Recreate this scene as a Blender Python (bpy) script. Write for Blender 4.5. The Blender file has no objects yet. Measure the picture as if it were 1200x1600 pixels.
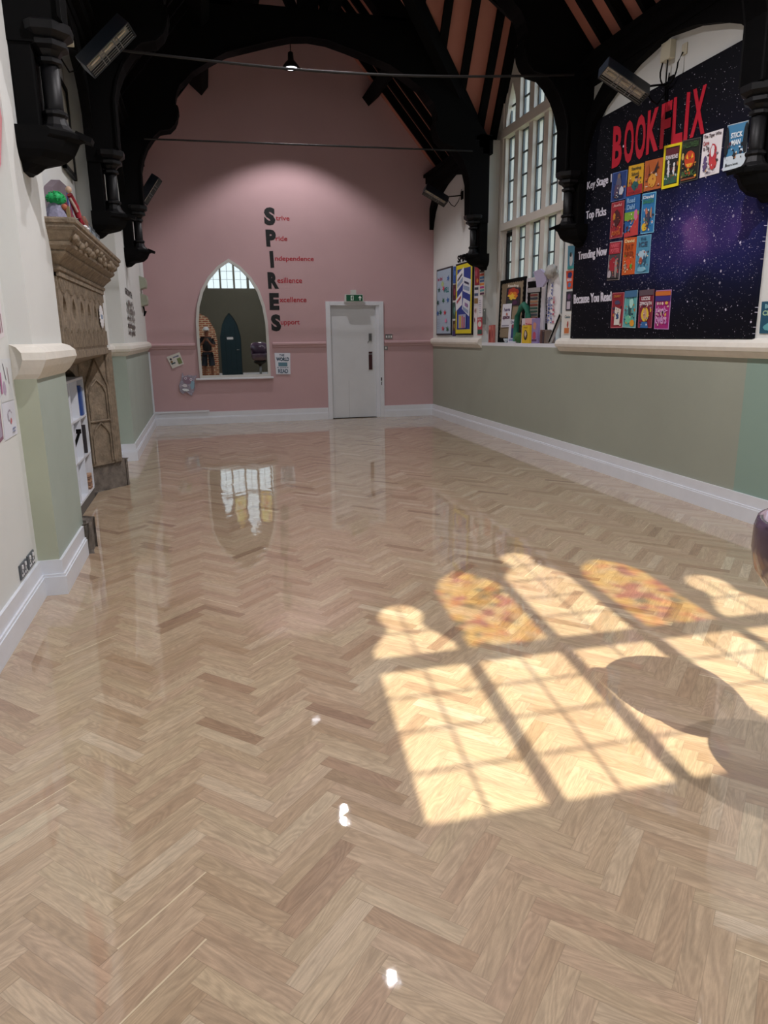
import bpy, math, random
from mathutils import Vector, Matrix, noise
from mathutils.geometry import tessellate_polygon
R = random.Random(7)
C = bpy.context.scene.collection
PI = math.pi

# ------------------------------------------------------------------ materials
def lin(h):
    if isinstance(h, str):
        h = h.lstrip('#'); h = [int(h[i:i+2], 16) / 255 for i in (0, 2, 4)]
    return tuple((c / 12.92 if c <= .04045 else ((c + .055) / 1.055) ** 2.4) for c in h) + (1.0,)
_m = {}
def mat(name, col='#808080', rough=.6, metal=0, spec=.5, var=0, vscale=3, bump=0, bscale=60, coat=0, emit=0, ecol=None):
    if name in _m: return _m[name]
    m = bpy.data.materials.new(name); m.use_nodes = True
    nt = m.node_tree; b = nt.nodes['Principled BSDF']
    b.inputs['Base Color'].default_value = lin(col)
    b.inputs['Roughness'].default_value = rough
    b.inputs['Metallic'].default_value = metal
    b.inputs['Specular IOR Level'].default_value = spec
    if coat: b.inputs['Coat Weight'].default_value = coat; b.inputs['Coat Roughness'].default_value = .1
    if emit:
        b.inputs['Emission Color'].default_value = lin(ecol or col); b.inputs['Emission Strength'].default_value = emit
    tc = nt.nodes.new('ShaderNodeNewGeometry')
    if var:
        n = nt.nodes.new('ShaderNodeTexNoise'); n.inputs['Scale'].default_value = vscale
        n.inputs['Detail'].default_value = 6; n.inputs['Roughness'].default_value = .6
        nt.links.new(tc.outputs['Position'], n.inputs['Vector'])
        mr = nt.nodes.new('ShaderNodeMapRange'); mr.inputs['From Min'].default_value = .3; mr.inputs['From Max'].default_value = .7
        mr.inputs['To Min'].default_value = 1 - var; mr.inputs['To Max'].default_value = 1 + var
        nt.links.new(n.outputs['Fac'], mr.inputs['Value'])
        mx = nt.nodes.new('ShaderNodeMix'); mx.data_type = 'RGBA'; mx.blend_type = 'MULTIPLY'
        mx.inputs[0].default_value = 1; mx.inputs[6].default_value = lin(col)
        nt.links.new(mr.outputs['Result'], mx.inputs[7]); nt.links.new(mx.outputs[2], b.inputs['Base Color'])
    if bump:
        n2 = nt.nodes.new('ShaderNodeTexNoise'); n2.inputs['Scale'].default_value = bscale; n2.inputs['Detail'].default_value = 4
        nt.links.new(tc.outputs['Position'], n2.inputs['Vector'])
        bp = nt.nodes.new('ShaderNodeBump'); bp.inputs['Strength'].default_value = bump; bp.inputs['Distance'].default_value = .01
        nt.links.new(n2.outputs['Fac'], bp.inputs['Height']); nt.links.new(bp.outputs['Normal'], b.inputs['Normal'])
    _m[name] = m
    return m
def col(h, rough=.65):
    return mat('paint_' + h.lstrip('#'), h, rough)

PINK = mat('pink_wall', '#c4a3a6', .75, var=.03, vscale=1.3, bump=.12, bscale=9)
ROOFP = mat('roof_pink', '#b97868', .8, var=.04)
CREAM = mat('cream_wall', '#d9dbd8', .8, var=.03, vscale=1.5, bump=.15, bscale=8)
GREEN = mat('sage_wall', '#9ba093', .5, var=.05, vscale=1.1, bump=.12, bscale=7)
TEAL = mat('teal_wall', '#8aa297', .5, var=.03, vscale=1.3, bump=.1, bscale=8)
REARP = mat('rear_wall_shade', '#5a584c', .8, var=.05)  # dark olive puts the backlit shade of a cream wall into its colour
WHITE = mat('white_trim', '#dfe3ea', .35, var=.03, vscale=6)
DADO = mat('dado_cream', '#e2ded4', .6, var=.05, vscale=9, bump=.3, bscale=18)
BLACK = mat('black_paint', '#050506', .75, spec=.12, bump=.1, bscale=25)
BLACKG = mat('black_gloss', '#09090c', .5, spec=.3, bump=.1, bscale=30)
STONE = mat('carved_stone', '#857765', .85, var=.35, vscale=12, bump=1, bscale=45)
STONEW = mat('warm_stone', '#a9896c', .85, var=.2, vscale=7, bump=.6, bscale=30)
STONED = mat('dark_stone', '#3d342c', .9, var=.25, vscale=6, bump=.5, bscale=25)  # darker brown stone for the back of the recess
STONEG = mat('plinth_stone', '#6f675f', .85, var=.35, vscale=16, bump=.9, bscale=45)
WINST = mat('window_stone', '#ddd8d0', .7, var=.03)
LEADD = mat('dark_lead', '#3c4448', .5)
LEAD = mat('lead', '#5d666b', .5)
METAL = mat('brushed_metal', '#9a9c9e', .3, metal=1)
DMETAL = mat('dark_metal', '#1f2630', .4, spec=.5)
PAPER = mat('paper', '#e9e8ea', .6)

def glass_mat():
    m = bpy.data.materials.new('pane_glass'); m.use_nodes = True; nt = m.node_tree; nt.nodes.clear()
    o = nt.nodes.new('ShaderNodeOutputMaterial'); t = nt.nodes.new('ShaderNodeBsdfTransparent'); g = nt.nodes.new('ShaderNodeBsdfGlossy')
    t.inputs[0].default_value = (.93, .96, .96, 1); g.inputs['Roughness'].default_value = .02
    f = nt.nodes.new('ShaderNodeLayerWeight'); f.inputs[0].default_value = .06
    mx = nt.nodes.new('ShaderNodeMixShader')
    nt.links.new(f.outputs['Fresnel'], mx.inputs[0]); nt.links.new(t.outputs[0], mx.inputs[1]); nt.links.new(g.outputs[0], mx.inputs[2])
    nt.links.new(mx.outputs[0], o.inputs[0]); return m
GLASS = glass_mat()
def stained_mat():
    m = bpy.data.materials.new('stained_glass'); m.use_nodes = True; nt = m.node_tree; nt.nodes.clear()
    o = nt.nodes.new('ShaderNodeOutputMaterial'); t = nt.nodes.new('ShaderNodeBsdfTransparent')
    g = nt.nodes.new('ShaderNodeNewGeometry'); v = nt.nodes.new('ShaderNodeTexVoronoi'); v.inputs['Scale'].default_value = 15
    nt.links.new(g.outputs['Position'], v.inputs['Vector'])
    r = nt.nodes.new('ShaderNodeValToRGB'); r.color_ramp.interpolation = 'CONSTANT'
    cs = [(0, '#fff08a'), (.24, '#e0503a'), (.32, '#fff6c0'), (.52, '#ffd468'), (.62, '#98a868'), (.70, '#fffbe8'), (.92, '#d03844')]
    el = r.color_ramp.elements; el[0].position = 0; el[0].color = lin(cs[0][1]); el[1].position = cs[1][0]; el[1].color = lin(cs[1][1])
    for p, c in cs[2:]: e = el.new(p); e.color = lin(c)
    sp = nt.nodes.new('ShaderNodeSeparateColor')
    nt.links.new(v.outputs['Color'], sp.inputs[0]); nt.links.new(sp.outputs[0], r.inputs[0])
    mx = nt.nodes.new('ShaderNodeMix'); mx.data_type = 'RGBA'; mx.blend_type = 'MULTIPLY'; mx.inputs[0].default_value = 1
    mx.inputs[7].default_value = (.75, .75, .75, 1)
    nt.links.new(r.outputs[0], mx.inputs[6]); nt.links.new(mx.outputs[2], t.inputs[0]); nt.links.new(t.outputs[0], o.inputs[0]); return m
STAINED = stained_mat()
MIRROR = mat('mirror_glass', '#a9adac', .015, metal=1)

# oak herringbone
def floor_mat():
    m = bpy.data.materials.new('oak_parquet'); m.use_nodes = True; nt = m.node_tree; L = nt.links
    b = nt.nodes['Principled BSDF']
    def N(t, **k):
        n = nt.nodes.new(t)
        for a, v in k.items(): setattr(n, a, v)
        return n
    uv = N('ShaderNodeUVMap', uv_map='grain'); ed = N('ShaderNodeUVMap', uv_map='edge'); at = N('ShaderNodeAttribute', attribute_name='tone')
    def mapping(sx, sy):
        mp = N('ShaderNodeMapping'); mp.inputs['Scale'].default_value = (sx, sy, 1); L.new(uv.outputs[0], mp.inputs[0]); return mp
    n1 = N('ShaderNodeTexNoise'); n1.inputs['Scale'].default_value = 1; n1.inputs['Detail'].default_value = 5; n1.inputs['Distortion'].default_value = .6
    L.new(mapping(6, 50).outputs[0], n1.inputs['Vector'])
    # growth rings: contour lines of a soft stretched noise field
    nr = N('ShaderNodeTexNoise'); nr.inputs['Scale'].default_value = 1; nr.inputs['Detail'].default_value = 1.5; nr.inputs['Distortion'].default_value = .35
    L.new(mapping(2.1, 14).outputs[0], nr.inputs['Vector'])
    m1 = N('ShaderNodeMath', operation='MULTIPLY'); L.new(nr.outputs['Fac'], m1.inputs[0]); m1.inputs[1].default_value = 110
    m2 = N('ShaderNodeMath', operation='MULTIPLY_ADD'); L.new(n1.outputs['Fac'], m2.inputs[0]); m2.inputs[1].default_value = 4; L.new(m1.outputs[0], m2.inputs[2])
    wv = N('ShaderNodeMath', operation='SINE'); L.new(m2.outputs[0], wv.inputs[0])
    n2 = N('ShaderNodeTexNoise'); n2.inputs['Scale'].default_value = 1; n2.inputs['Detail'].default_value = 4; n2.inputs['Roughness'].default_value = .7
    L.new(mapping(34, 300).outputs[0], n2.inputs['Vector'])
    sp = N('ShaderNodeSeparateColor'); L.new(at.outputs['Color'], sp.inputs[0])
    cr = N('ShaderNodeValToRGB'); e = cr.color_ramp.elements
    e[0].position = 0; e[0].color = lin('#a78b72'); e[1].position = 1; e[1].color = lin('#d6c3a8')
    for p, c in ((.15, '#b69a7e'), (.4, '#c3aa8e'), (.7, '#cbb497')): x = e.new(p); x.color = lin(c)
    L.new(sp.outputs[0], cr.inputs[0])
    def mr(src, a, c_, fm=.3, fx=.7):
        n = N('ShaderNodeMapRange'); n.inputs['From Min'].default_value = fm; n.inputs['From Max'].default_value = fx
        n.inputs['To Min'].default_value = a; n.inputs['To Max'].default_value = c_; L.new(src, n.inputs['Value']); return n
    def mul(a, f):
        x = N('ShaderNodeMix', data_type='RGBA', blend_type='MULTIPLY'); x.inputs[0].default_value = 1
        L.new(a, x.inputs[6]); L.new(f, x.inputs[7]); return x.outputs[2]
    c = mul(cr.outputs[0], mr(n1.outputs['Fac'], .86, 1.12).outputs[0])
    c = mul(c, mr(wv.outputs[0], .89, 1.05, -1, 1).outputs[0])
    c = mul(c, mr(n2.outputs['Fac'], .86, 1.08).outputs[0])
    # pinkish / greenish drift per block
    hs = N('ShaderNodeHueSaturation'); L.new(c, hs.inputs['Color'])
    L.new(mr(sp.outputs[1], .495, .505, 0, 1).outputs[0], hs.inputs['Hue']); hs.inputs['Saturation'].default_value = 1.03; hs.inputs['Value'].default_value = .9
    c = hs.outputs[0]
    # pale sapwood edge on a few blocks
    se = N('ShaderNodeSeparateXYZ'); L.new(ed.outputs[0], se.inputs[0])
    sap = N('ShaderNodeMath', operation='GREATER_THAN'); L.new(sp.outputs[2], sap.inputs[0]); sap.inputs[1].default_value = .978
    nz = N('ShaderNodeMath', operation='MULTIPLY_ADD'); L.new(n1.outputs['Fac'], nz.inputs[0]); nz.inputs[1].default_value = .012; L.new(se.outputs[1], nz.inputs[2])
    sl = N('ShaderNodeMath', operation='LESS_THAN'); L.new(nz.outputs[0], sl.inputs[0]); sl.inputs[1].default_value = .0115
    sm = N('ShaderNodeMath', operation='MULTIPLY'); L.new(sap.outputs[0], sm.inputs[0]); L.new(sl.outputs[0], sm.inputs[1])
    mx = N('ShaderNodeMix', data_type='RGBA'); L.new(sm.outputs[0], mx.inputs[0]); L.new(c, mx.inputs[6]); mx.inputs[7].default_value = lin('#dccaaa'); c = mx.outputs[2]
    # joint lines: edge uv holds metres from the two nearest block edges
    mn = N('ShaderNodeMath', operation='MINIMUM'); L.new(se.outputs[0], mn.inputs[0]); L.new(se.outputs[1], mn.inputs[1])
    j = mr(mn.outputs[0], .72, 1.0, .0003, .0010)
    c = mul(c, j.outputs[0])
    L.new(c, b.inputs['Base Color'])
    b.inputs['Roughness'].default_value = .42; b.inputs['Specular IOR Level'].default_value = .3
    b.inputs['Coat Weight'].default_value = 1.0; b.inputs['Coat Roughness'].default_value = .012; b.inputs['Coat IOR'].default_value = 1.75
    g = N('ShaderNodeNewGeometry'); nb = N('ShaderNodeTexNoise'); nb.inputs['Scale'].default_value = 9; nb.inputs['Detail'].default_value = 2
    L.new(g.outputs['Position'], nb.inputs['Vector'])
    nb2 = N('ShaderNodeTexNoise'); nb2.inputs['Scale'].default_value = 210; nb2.inputs['Detail'].default_value = 2
    L.new(g.outputs['Position'], nb2.inputs['Vector'])
    b1 = N('ShaderNodeBump'); b1.inputs['Strength'].default_value = .2; b1.inputs['Distance'].default_value = .0016; L.new(nb.outputs['Fac'], b1.inputs['Height'])
    b2 = N('ShaderNodeBump'); b2.inputs['Strength'].default_value = .35; b2.inputs['Distance'].default_value = .00005; L.new(nb2.outputs['Fac'], b2.inputs['Height']); L.new(b1.outputs[0], b2.inputs['Normal'])
    L.new(b2.outputs[0], b.inputs['Coat Normal'])
    b3 = N('ShaderNodeBump'); b3.inputs['Strength'].default_value = .1; b3.inputs['Distance'].default_value = .001; L.new(n2.outputs['Fac'], b3.inputs['Height'])
    L.new(b3.outputs[0], b.inputs['Normal'])
    return m
OAK = floor_mat()

def star_mat():
    m = bpy.data.materials.new('starry_print'); m.use_nodes = True; nt = m.node_tree; L = nt.links; b = nt.nodes['Principled BSDF']
    def N(t, **k):
        n = nt.nodes.new(t)
        for a, v in k.items(): setattr(n, a, v)
        return n
    def M(op, a, c=None, d=None):
        n = N('ShaderNodeMath', operation=op)
        for i, x in enumerate((a, c, d)):
            if x is None: continue
            if isinstance(x, (int, float)): n.inputs[i].default_value = x
            else: L.new(x, n.inputs[i])
        return n.outputs[0]
    g = N('ShaderNodeNewGeometry'); s = N('ShaderNodeSeparateXYZ'); L.new(g.outputs['Position'], s.inputs[0])
    cb = N('ShaderNodeCombineXYZ'); L.new(s.outputs[1], cb.inputs[0]); L.new(s.outputs[2], cb.inputs[1])
    n = N('ShaderNodeTexNoise'); n.inputs['Scale'].default_value = 1.7; n.inputs['Detail'].default_value = 6; L.new(cb.outputs[0], n.inputs['Vector'])
    # nebula band centred at (5.75, 2.3)
    dy = M('SUBTRACT', s.outputs[1], 5.7); dz = M('SUBTRACT', s.outputs[2], 2.35)
    d2 = M('ADD', M('MULTIPLY', M('MULTIPLY', dy, dy), .75), M('MULTIPLY', M('MULTIPLY', dz, dz), 5))
    neb = M('EXPONENT', M('MULTIPLY', d2, -1.0))
    nf = M('MULTIPLY', neb, M('MULTIPLY', n.outputs['Fac'], 1.5))
    cr = N('ShaderNodeValToRGB'); e = cr.color_ramp.elements
    e[0].position = 0; e[0].color = lin('#0b0c14'); e[1].position = 1; e[1].color = lin('#6c4a86')
    for p, c in ((.25, '#101430'), (.5, '#1e2050'), (.75, '#3a2c68')): x = e.new(p); x.color = lin(c)
    L.new(nf, cr.inputs[0])
    tot = None
    for sc, th, dens in ((62, .12, .22), (30, .10, .26), (10, .09, .16)):
        v = N('ShaderNodeTexVoronoi', voronoi_dimensions='2D'); v.inputs['Scale'].default_value = sc; L.new(cb.outputs[0], v.inputs['Vector'])
        sp = N('ShaderNodeSeparateColor'); L.new(v.outputs['Color'], sp.inputs[0])
        pres = M('LESS_THAN', sp.outputs[0], M('ADD', M('MULTIPLY', neb, dens * 1.6), dens * .42))
        rad = M('MULTIPLY', sp.outputs[1], th * 1.5)
        st = M('MULTIPLY', M('LESS_THAN', v.outputs['Distance'], rad), M('MULTIPLY', pres, M('ADD', M('MULTIPLY', sp.outputs[2], .6), .25)))
        tot = st if tot is None else M('MAXIMUM', tot, st)
    mx = N('ShaderNodeMix', data_type='RGBA'); L.new(tot, mx.inputs[0]); L.new(cr.outputs[0], mx.inputs[6]); mx.inputs[7].default_value = lin('#e4def2')
    L.new(mx.outputs[2], b.inputs['Base Color']); b.inputs['Roughness'].default_value = .6; b.inputs['Specular IOR Level'].default_value = .12
    return m
STARS = star_mat()
def brick_mat():
    m = bpy.data.materials.new('red_brick'); m.use_nodes = True; nt = m.node_tree; L = nt.links; b = nt.nodes['Principled BSDF']
    g = nt.nodes.new('ShaderNodeNewGeometry'); s = nt.nodes.new('ShaderNodeSeparateXYZ'); L.new(g.outputs['Position'], s.inputs[0])
    c = nt.nodes.new('ShaderNodeCombineXYZ'); L.new(s.outputs[0], c.inputs[0]); L.new(s.outputs[2], c.inputs[1])
    t = nt.nodes.new('ShaderNodeTexBrick'); t.inputs['Scale'].default_value = 1; t.inputs['Brick Width'].default_value = .225; t.inputs['Row Height'].default_value = .075
    t.inputs['Mortar Size'].default_value = .012; t.inputs['Color1'].default_value = lin('#b5684c'); t.inputs['Color2'].default_value = lin('#8e4a38'); t.inputs['Mortar'].default_value = lin('#e0cfae')
    L.new(c.outputs[0], t.inputs['Vector']); L.new(t.outputs['Color'], b.inputs['Base Color']); b.inputs['Roughness'].default_value = .9; return m
BRICK = brick_mat()

# ------------------------------------------------------------------ mesh builder
class MB:
    def __init__(s): s.v = []; s.f = []; s.m = []; s.mats = []; s.sm = []
    def mi(s, m):
        if m not in s.mats: s.mats.append(m)
        return s.mats.index(m)
    def add(s, vs, fs, m, smooth=False):
        o = len(s.v); k = s.mi(m)
        s.v += [tuple(v) for v in vs]
        for f in fs: s.f.append([o + i for i in f]); s.m.append(k); s.sm.append(smooth)
        return s
    def box(s, x0, x1, y0, y1, z0, z1, m):
        vs = [(x, y, z) for z in (z0, z1) for y in (y0, y1) for x in (x0, x1)]
        return s.add(vs, [(0, 2, 3, 1), (4, 5, 7, 6), (0, 1, 5, 4), (2, 6, 7, 3), (0, 4, 6, 2), (1, 3, 7, 5)], m)
    def obox(s, c, a, b, d, m):
        c, a, b, d = Vector(c), Vector(a), Vector(b), Vector(d)
        vs = [c + i * a + j * b + k * d for k in (-1, 1) for j in (-1, 1) for i in (-1, 1)]
        return s.add(vs, [(0, 2, 3, 1), (4, 5, 7, 6), (0, 1, 5, 4), (2, 6, 7, 3), (0, 4, 6, 2), (1, 3, 7, 5)], m)
    def beam(s, p, q, w, h, m, up=(0, 0, 1)):
        p, q = Vector(p), Vector(q); a = (q - p); l = a.length; a.normalize()
        b = a.cross(Vector(up)); b.normalize(); d = b.cross(a)
        return s.obox((p + q) / 2, a * l / 2, b * w / 2, d * h / 2, m)
    def prism(s, poly, fn, t0, t1, m):
        # poly 2D list, fn(u,v,t)->xyz
        n = len(poly); vs = [fn(u, v, t0) for u, v in poly] + [fn(u, v, t1) for u, v in poly]
        tri = tessellate_polygon([[Vector((u, v, 0)) for u, v in poly]])
        fs = [tuple(t) for t in tri] + [tuple(i + n for i in reversed(t)) for t in tri]
        fs += [(i, (i + 1) % n, (i + 1) % n + n, i + n) for i in range(n)]
        return s.add(vs, fs, m)
    def flat(s, pts, m): return s.add(pts, [tuple(range(len(pts)))], m)
    def tube(s, pts, r, m, n=8, rads=None):
        pts = [Vector(p) for p in pts]; vs = []; fs = []
        for i, p in enumerate(pts):
            d = (pts[min(i + 1, len(pts) - 1)] - pts[max(i - 1, 0)]).normalized()
            u = d.cross(Vector((0, 0, 1)) if abs(d.z) < .9 else Vector((1, 0, 0))).normalized(); w = u.cross(d)
            rr = rads[i] if rads else r
            for k in range(n):
                a = 2 * PI * k / n; vs.append(p + rr * (math.cos(a) * u + math.sin(a) * w))
        for i in range(len(pts) - 1):
            for k in range(n):
                fs.append((i * n + k, i * n + (k + 1) % n, (i + 1) * n + (k + 1) % n, (i + 1) * n + k))
        fs.append(tuple(range(n))); fs.append(tuple((len(pts) - 1) * n + k for k in reversed(range(n))))
        return s.add(vs, fs, m, n > 8)
    def lathe(s, c, prof, m, n=16, axis=None, smooth=True, phase=0):
        c = Vector(c); ax = Vector(axis or (0, 0, 1)).normalized()
        u = ax.cross(Vector((1, 0, 0)) if abs(ax.x) < .9 else Vector((0, 1, 0))).normalized(); w = ax.cross(u)
        vs = []; fs = []
        for r, z in prof:
            for k in range(n):
                a = 2 * PI * k / n + phase; vs.append(c + ax * z + r * (math.cos(a) * u + math.sin(a) * w))
        for i in range(len(prof) - 1):
            for k in range(n): fs.append((i * n + k, i * n + (k + 1) % n, (i + 1) * n + (k + 1) % n, (i + 1) * n + k))
        fs.append(tuple(reversed(range(n)))); fs.append(tuple((len(prof) - 1) * n + k for k in range(n)))
        return s.add(vs, fs, m, smooth)
    def ball(s, c, r, m, sc=(1, 1, 1), n=12, jit=0, seed=0):
        vs = []; fs = []; k2 = max(5, n // 2)
        for i in range(k2 + 1):
            t = PI * i / k2
            for k in range(n):
                a = 2 * PI * k / n; d = Vector((math.sin(t) * math.cos(a), math.sin(t) * math.sin(a), math.cos(t)))
                q = 1 + (jit * noise.noise(d * 3 + Vector((seed, 0, 0))) if jit else 0)
                vs.append((c[0] + d.x * r * sc[0] * q, c[1] + d.y * r * sc[1] * q, c[2] + d.z * r * sc[2] * q))
        for i in range(k2):
            for k in range(n): fs.append((i * n + k, (i + 1) * n + k, (i + 1) * n + (k + 1) % n, i * n + (k + 1) % n))
        return s.add(vs, fs, m, True)
    def build(s, name, parent=None, origin=None, bevel=0, **tags):
        me = bpy.data.meshes.new(name)
        o = origin
        if parent is not None and o is None: o = parent.get('_o', (0, 0, 0))
        if o is None:
            xs = [v[0] for v in s.v]; ys = [v[1] for v in s.v]; zs = [v[2] for v in s.v]
            o = ((min(xs) + max(xs)) / 2, (min(ys) + max(ys)) / 2, min(zs)) if parent is None else (0, 0, 0)
        me.from_pydata([(v[0] - o[0], v[1] - o[1], v[2] - o[2]) for v in s.v], [], s.f)
        for m in s.mats: me.materials.append(m)
        me.polygons.foreach_set('material_index', s.m); me.polygons.foreach_set('use_smooth', s.sm)
        me.update()
        ob = bpy.data.objects.new(name, me); C.objects.link(ob)
        if parent is not None: ob.parent = parent
        else: ob.location = o
        if any(s.sm) and not all(s.sm): pass
        if bevel:
            b = ob.modifiers.new('edge', 'BEVEL'); b.width = bevel; b.segments = 2; b.limit_method = 'ANGLE'
        tag(ob, **tags); return ob
def tag(o, label=None, cat=None, group=None, kind=None):
    if label: o['label'] = label
    if cat: o['category'] = cat
    if group: o['group'] = group
    if kind: o['kind'] = kind
    return o
ORG = {}
def thing(name, o=(0, 0, 0), **tags):
    e = bpy.data.objects.new(name, None); C.objects.link(e); e.location = o; e.empty_display_size = .1
    ORG[e.name] = o
    return tag(e, **tags)
def part(mb, name, parent, root=None, **k):
    # vertices given in world space; child stored relative to its root's origin
    r = root or parent
    while r.parent: r = r.parent
    o = tuple(r.location)
    if parent is not r:      # sub-part: parent mesh sits at the root's origin already
        return mb.build(name, parent, o, **k)
    return mb.build(name, parent, o, **k)
def struct(mb, name, **k): return mb.build(name, None, (0, 0, 0), kind='structure', **k)

# ------------------------------------------------------------------ text
_tc = {}
def text2d(s, bold=0.0):
    key = (s, bold)
    if key in _tc: return _tc[key]
    cu = bpy.data.curves.new('t', 'FONT'); cu.body = s; cu.offset = bold; cu.resolution_u = 3
    ob = bpy.data.objects.new('t', cu); C.objects.link(ob)
    dg = bpy.context.evaluated_depsgraph_get()
    me = bpy.data.meshes.new_from_object(ob.evaluated_get(dg))
    vs = [(v.co.x, v.co.y) for v in me.vertices]; fs = [tuple(p.vertices) for p in me.polygons]
    bpy.data.objects.remove(ob); bpy.data.curves.remove(cu); bpy.data.meshes.remove(me)
    x0 = min(v[0] for v in vs); x1 = max(v[0] for v in vs); y0 = min(v[1] for v in vs); y1 = max(v[1] for v in vs)
    vs = [((x - x0) / (x1 - x0), (y - y0) / (y1 - y0)) for x, y in vs]
    _tc[key] = (vs, fs); return vs, fs

def widen(vs, fs, dx, k=1):
    V, F = [], []
    for i in range(-k, k + 1):
        o = len(V); V += [(x + i * dx, y, (i + k) * .00035) for x, y in vs]; F += [tuple(a + o for a in f) for f in fs]
    return V, F

def frame(q, n):
    """q: TL TR BR BL world points -> f(u,v,t)"""
    TL, TR, BR, BL = [Vector(p) for p in q]; n = Vector(n)
    return lambda u, v, t=0: ((BL * (1 - u) + BR * u) * (1 - v) + (TL * (1 - u) + TR * u) * v) + n * t
def ycirc(cu, cv, ru, rv, k=18, a0=0, a1=2 * PI):
    return [(cu + ru * math.cos(a0 + (a1 - a0) * i / k), cv + rv * math.sin(a0 + (a1 - a0) * i / k)) for i in range(k)]
def blob(cu, cv, ru, rv, seed, k=16, j=.35):
    r = random.Random(seed); return [(cu + ru * math.cos(2 * PI * i / k) * (1 - j * r.random()), cv + rv * math.sin(2 * PI * i / k) * (1 - j * r.random())) for i in range(k)]
def star5(cu, cv, ru, rv, rot=0):
    return [(cu + (ru if i % 2 == 0 else ru * .42) * math.cos(rot + PI / 2 + i * PI / 5), cv + (rv if i % 2 == 0 else rv * .42) * math.sin(rot + PI / 2 + i * PI / 5)) for i in range(10)]
def art(mb, f, els, base=.003, step=.0009):
    t = base
    for e in els:
        t += step; k, a, c = e[0], e[1], e[2]; m = col(c) if isinstance(c, str) else c
        if k == 'r': pts = [(a[0], a[1]), (a[2], a[1]), (a[2], a[3]), (a[0], a[3])]
        elif k == 'e': pts = ycirc(*a)
        elif k == 'b': pts = blob(*a)
        elif k == 's': pts = star5(*a)
        elif k == 'p': pts = a
        elif k == 't':
            vs, fs = text2d(a[0], .03 if len(e) < 4 else e[3])
            mb.add([f(a[1] + x * (a[3] - a[1]), a[2] + y * (a[4] - a[2]), t) for x, y in vs], fs, m); continue
        tri = tessellate_polygon([[Vector((u, v, 0)) for u, v in pts]])
        mb.add([f(u, v, t) for u, v in pts], [tuple(x) for x in tri], m)
def sheet(name, q, n, bg, els, label, cat, group=None, border=None, thick=.003, parent=None):
    mb = MB(); f = frame(q, n)
    mb.prism([(0, 0), (1, 0), (1, 1), (0, 1)], lambda u, v, t: f(u, v, t), 0, thick, col(border) if border else (col(bg) if isinstance(bg, str) else bg))
    e2 = []
    if border: e2.append(('r', (.035, .02, .965, .98), bg))
    if name == 'book_poster':
        rr = random.Random(len(label) * 7 + int(q[0][1] * 100)); pal = [e[2] for e in els if isinstance(e[2], str)] + ['#e8dcc8', '#2a2430', '#c8803c', '#6a3040']
        e2 += [('b', (rr.uniform(.12, .88), rr.uniform(.08, .62), rr.uniform(.03, .11), rr.uniform(.02, .07), rr.random(), 9, .6), rr.choice(pal)) for _ in range(16)]
        els = els + [('b', (rr.uniform(.15, .85), rr.uniform(.08, .58), rr.uniform(.02, .07), rr.uniform(.015, .045), rr.random(), 8, .6), rr.choice(pal)) for _ in range(14)]
    art(mb, f, e2 + els, thick, .0003 if name == 'book_poster' else .0009)
    o = sum((Vector(p) for p in q), Vector()) / 4
    if parent: return part(mb, name, parent)
    return mb.build(name, None, tuple(o), label=label, cat=cat, group=group)
def RW(pts, x=4.155): return [(x, p[0], p[1]) for p in pts]     # right wall, n = -X
NR = (-1, 0, 0); NL = (1, 0, 0); NB = (0, -1, 0)
def BW(pts, y=13.118): return [(p[0], y, p[1]) for p in pts]
def LW(pts, x): return [(x, p[0], p[1]) for p in pts]

# ------------------------------------------------------------------ setting
XR, YB, YR = 4.19, 13.13, -1.2
CX = 1.63
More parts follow.
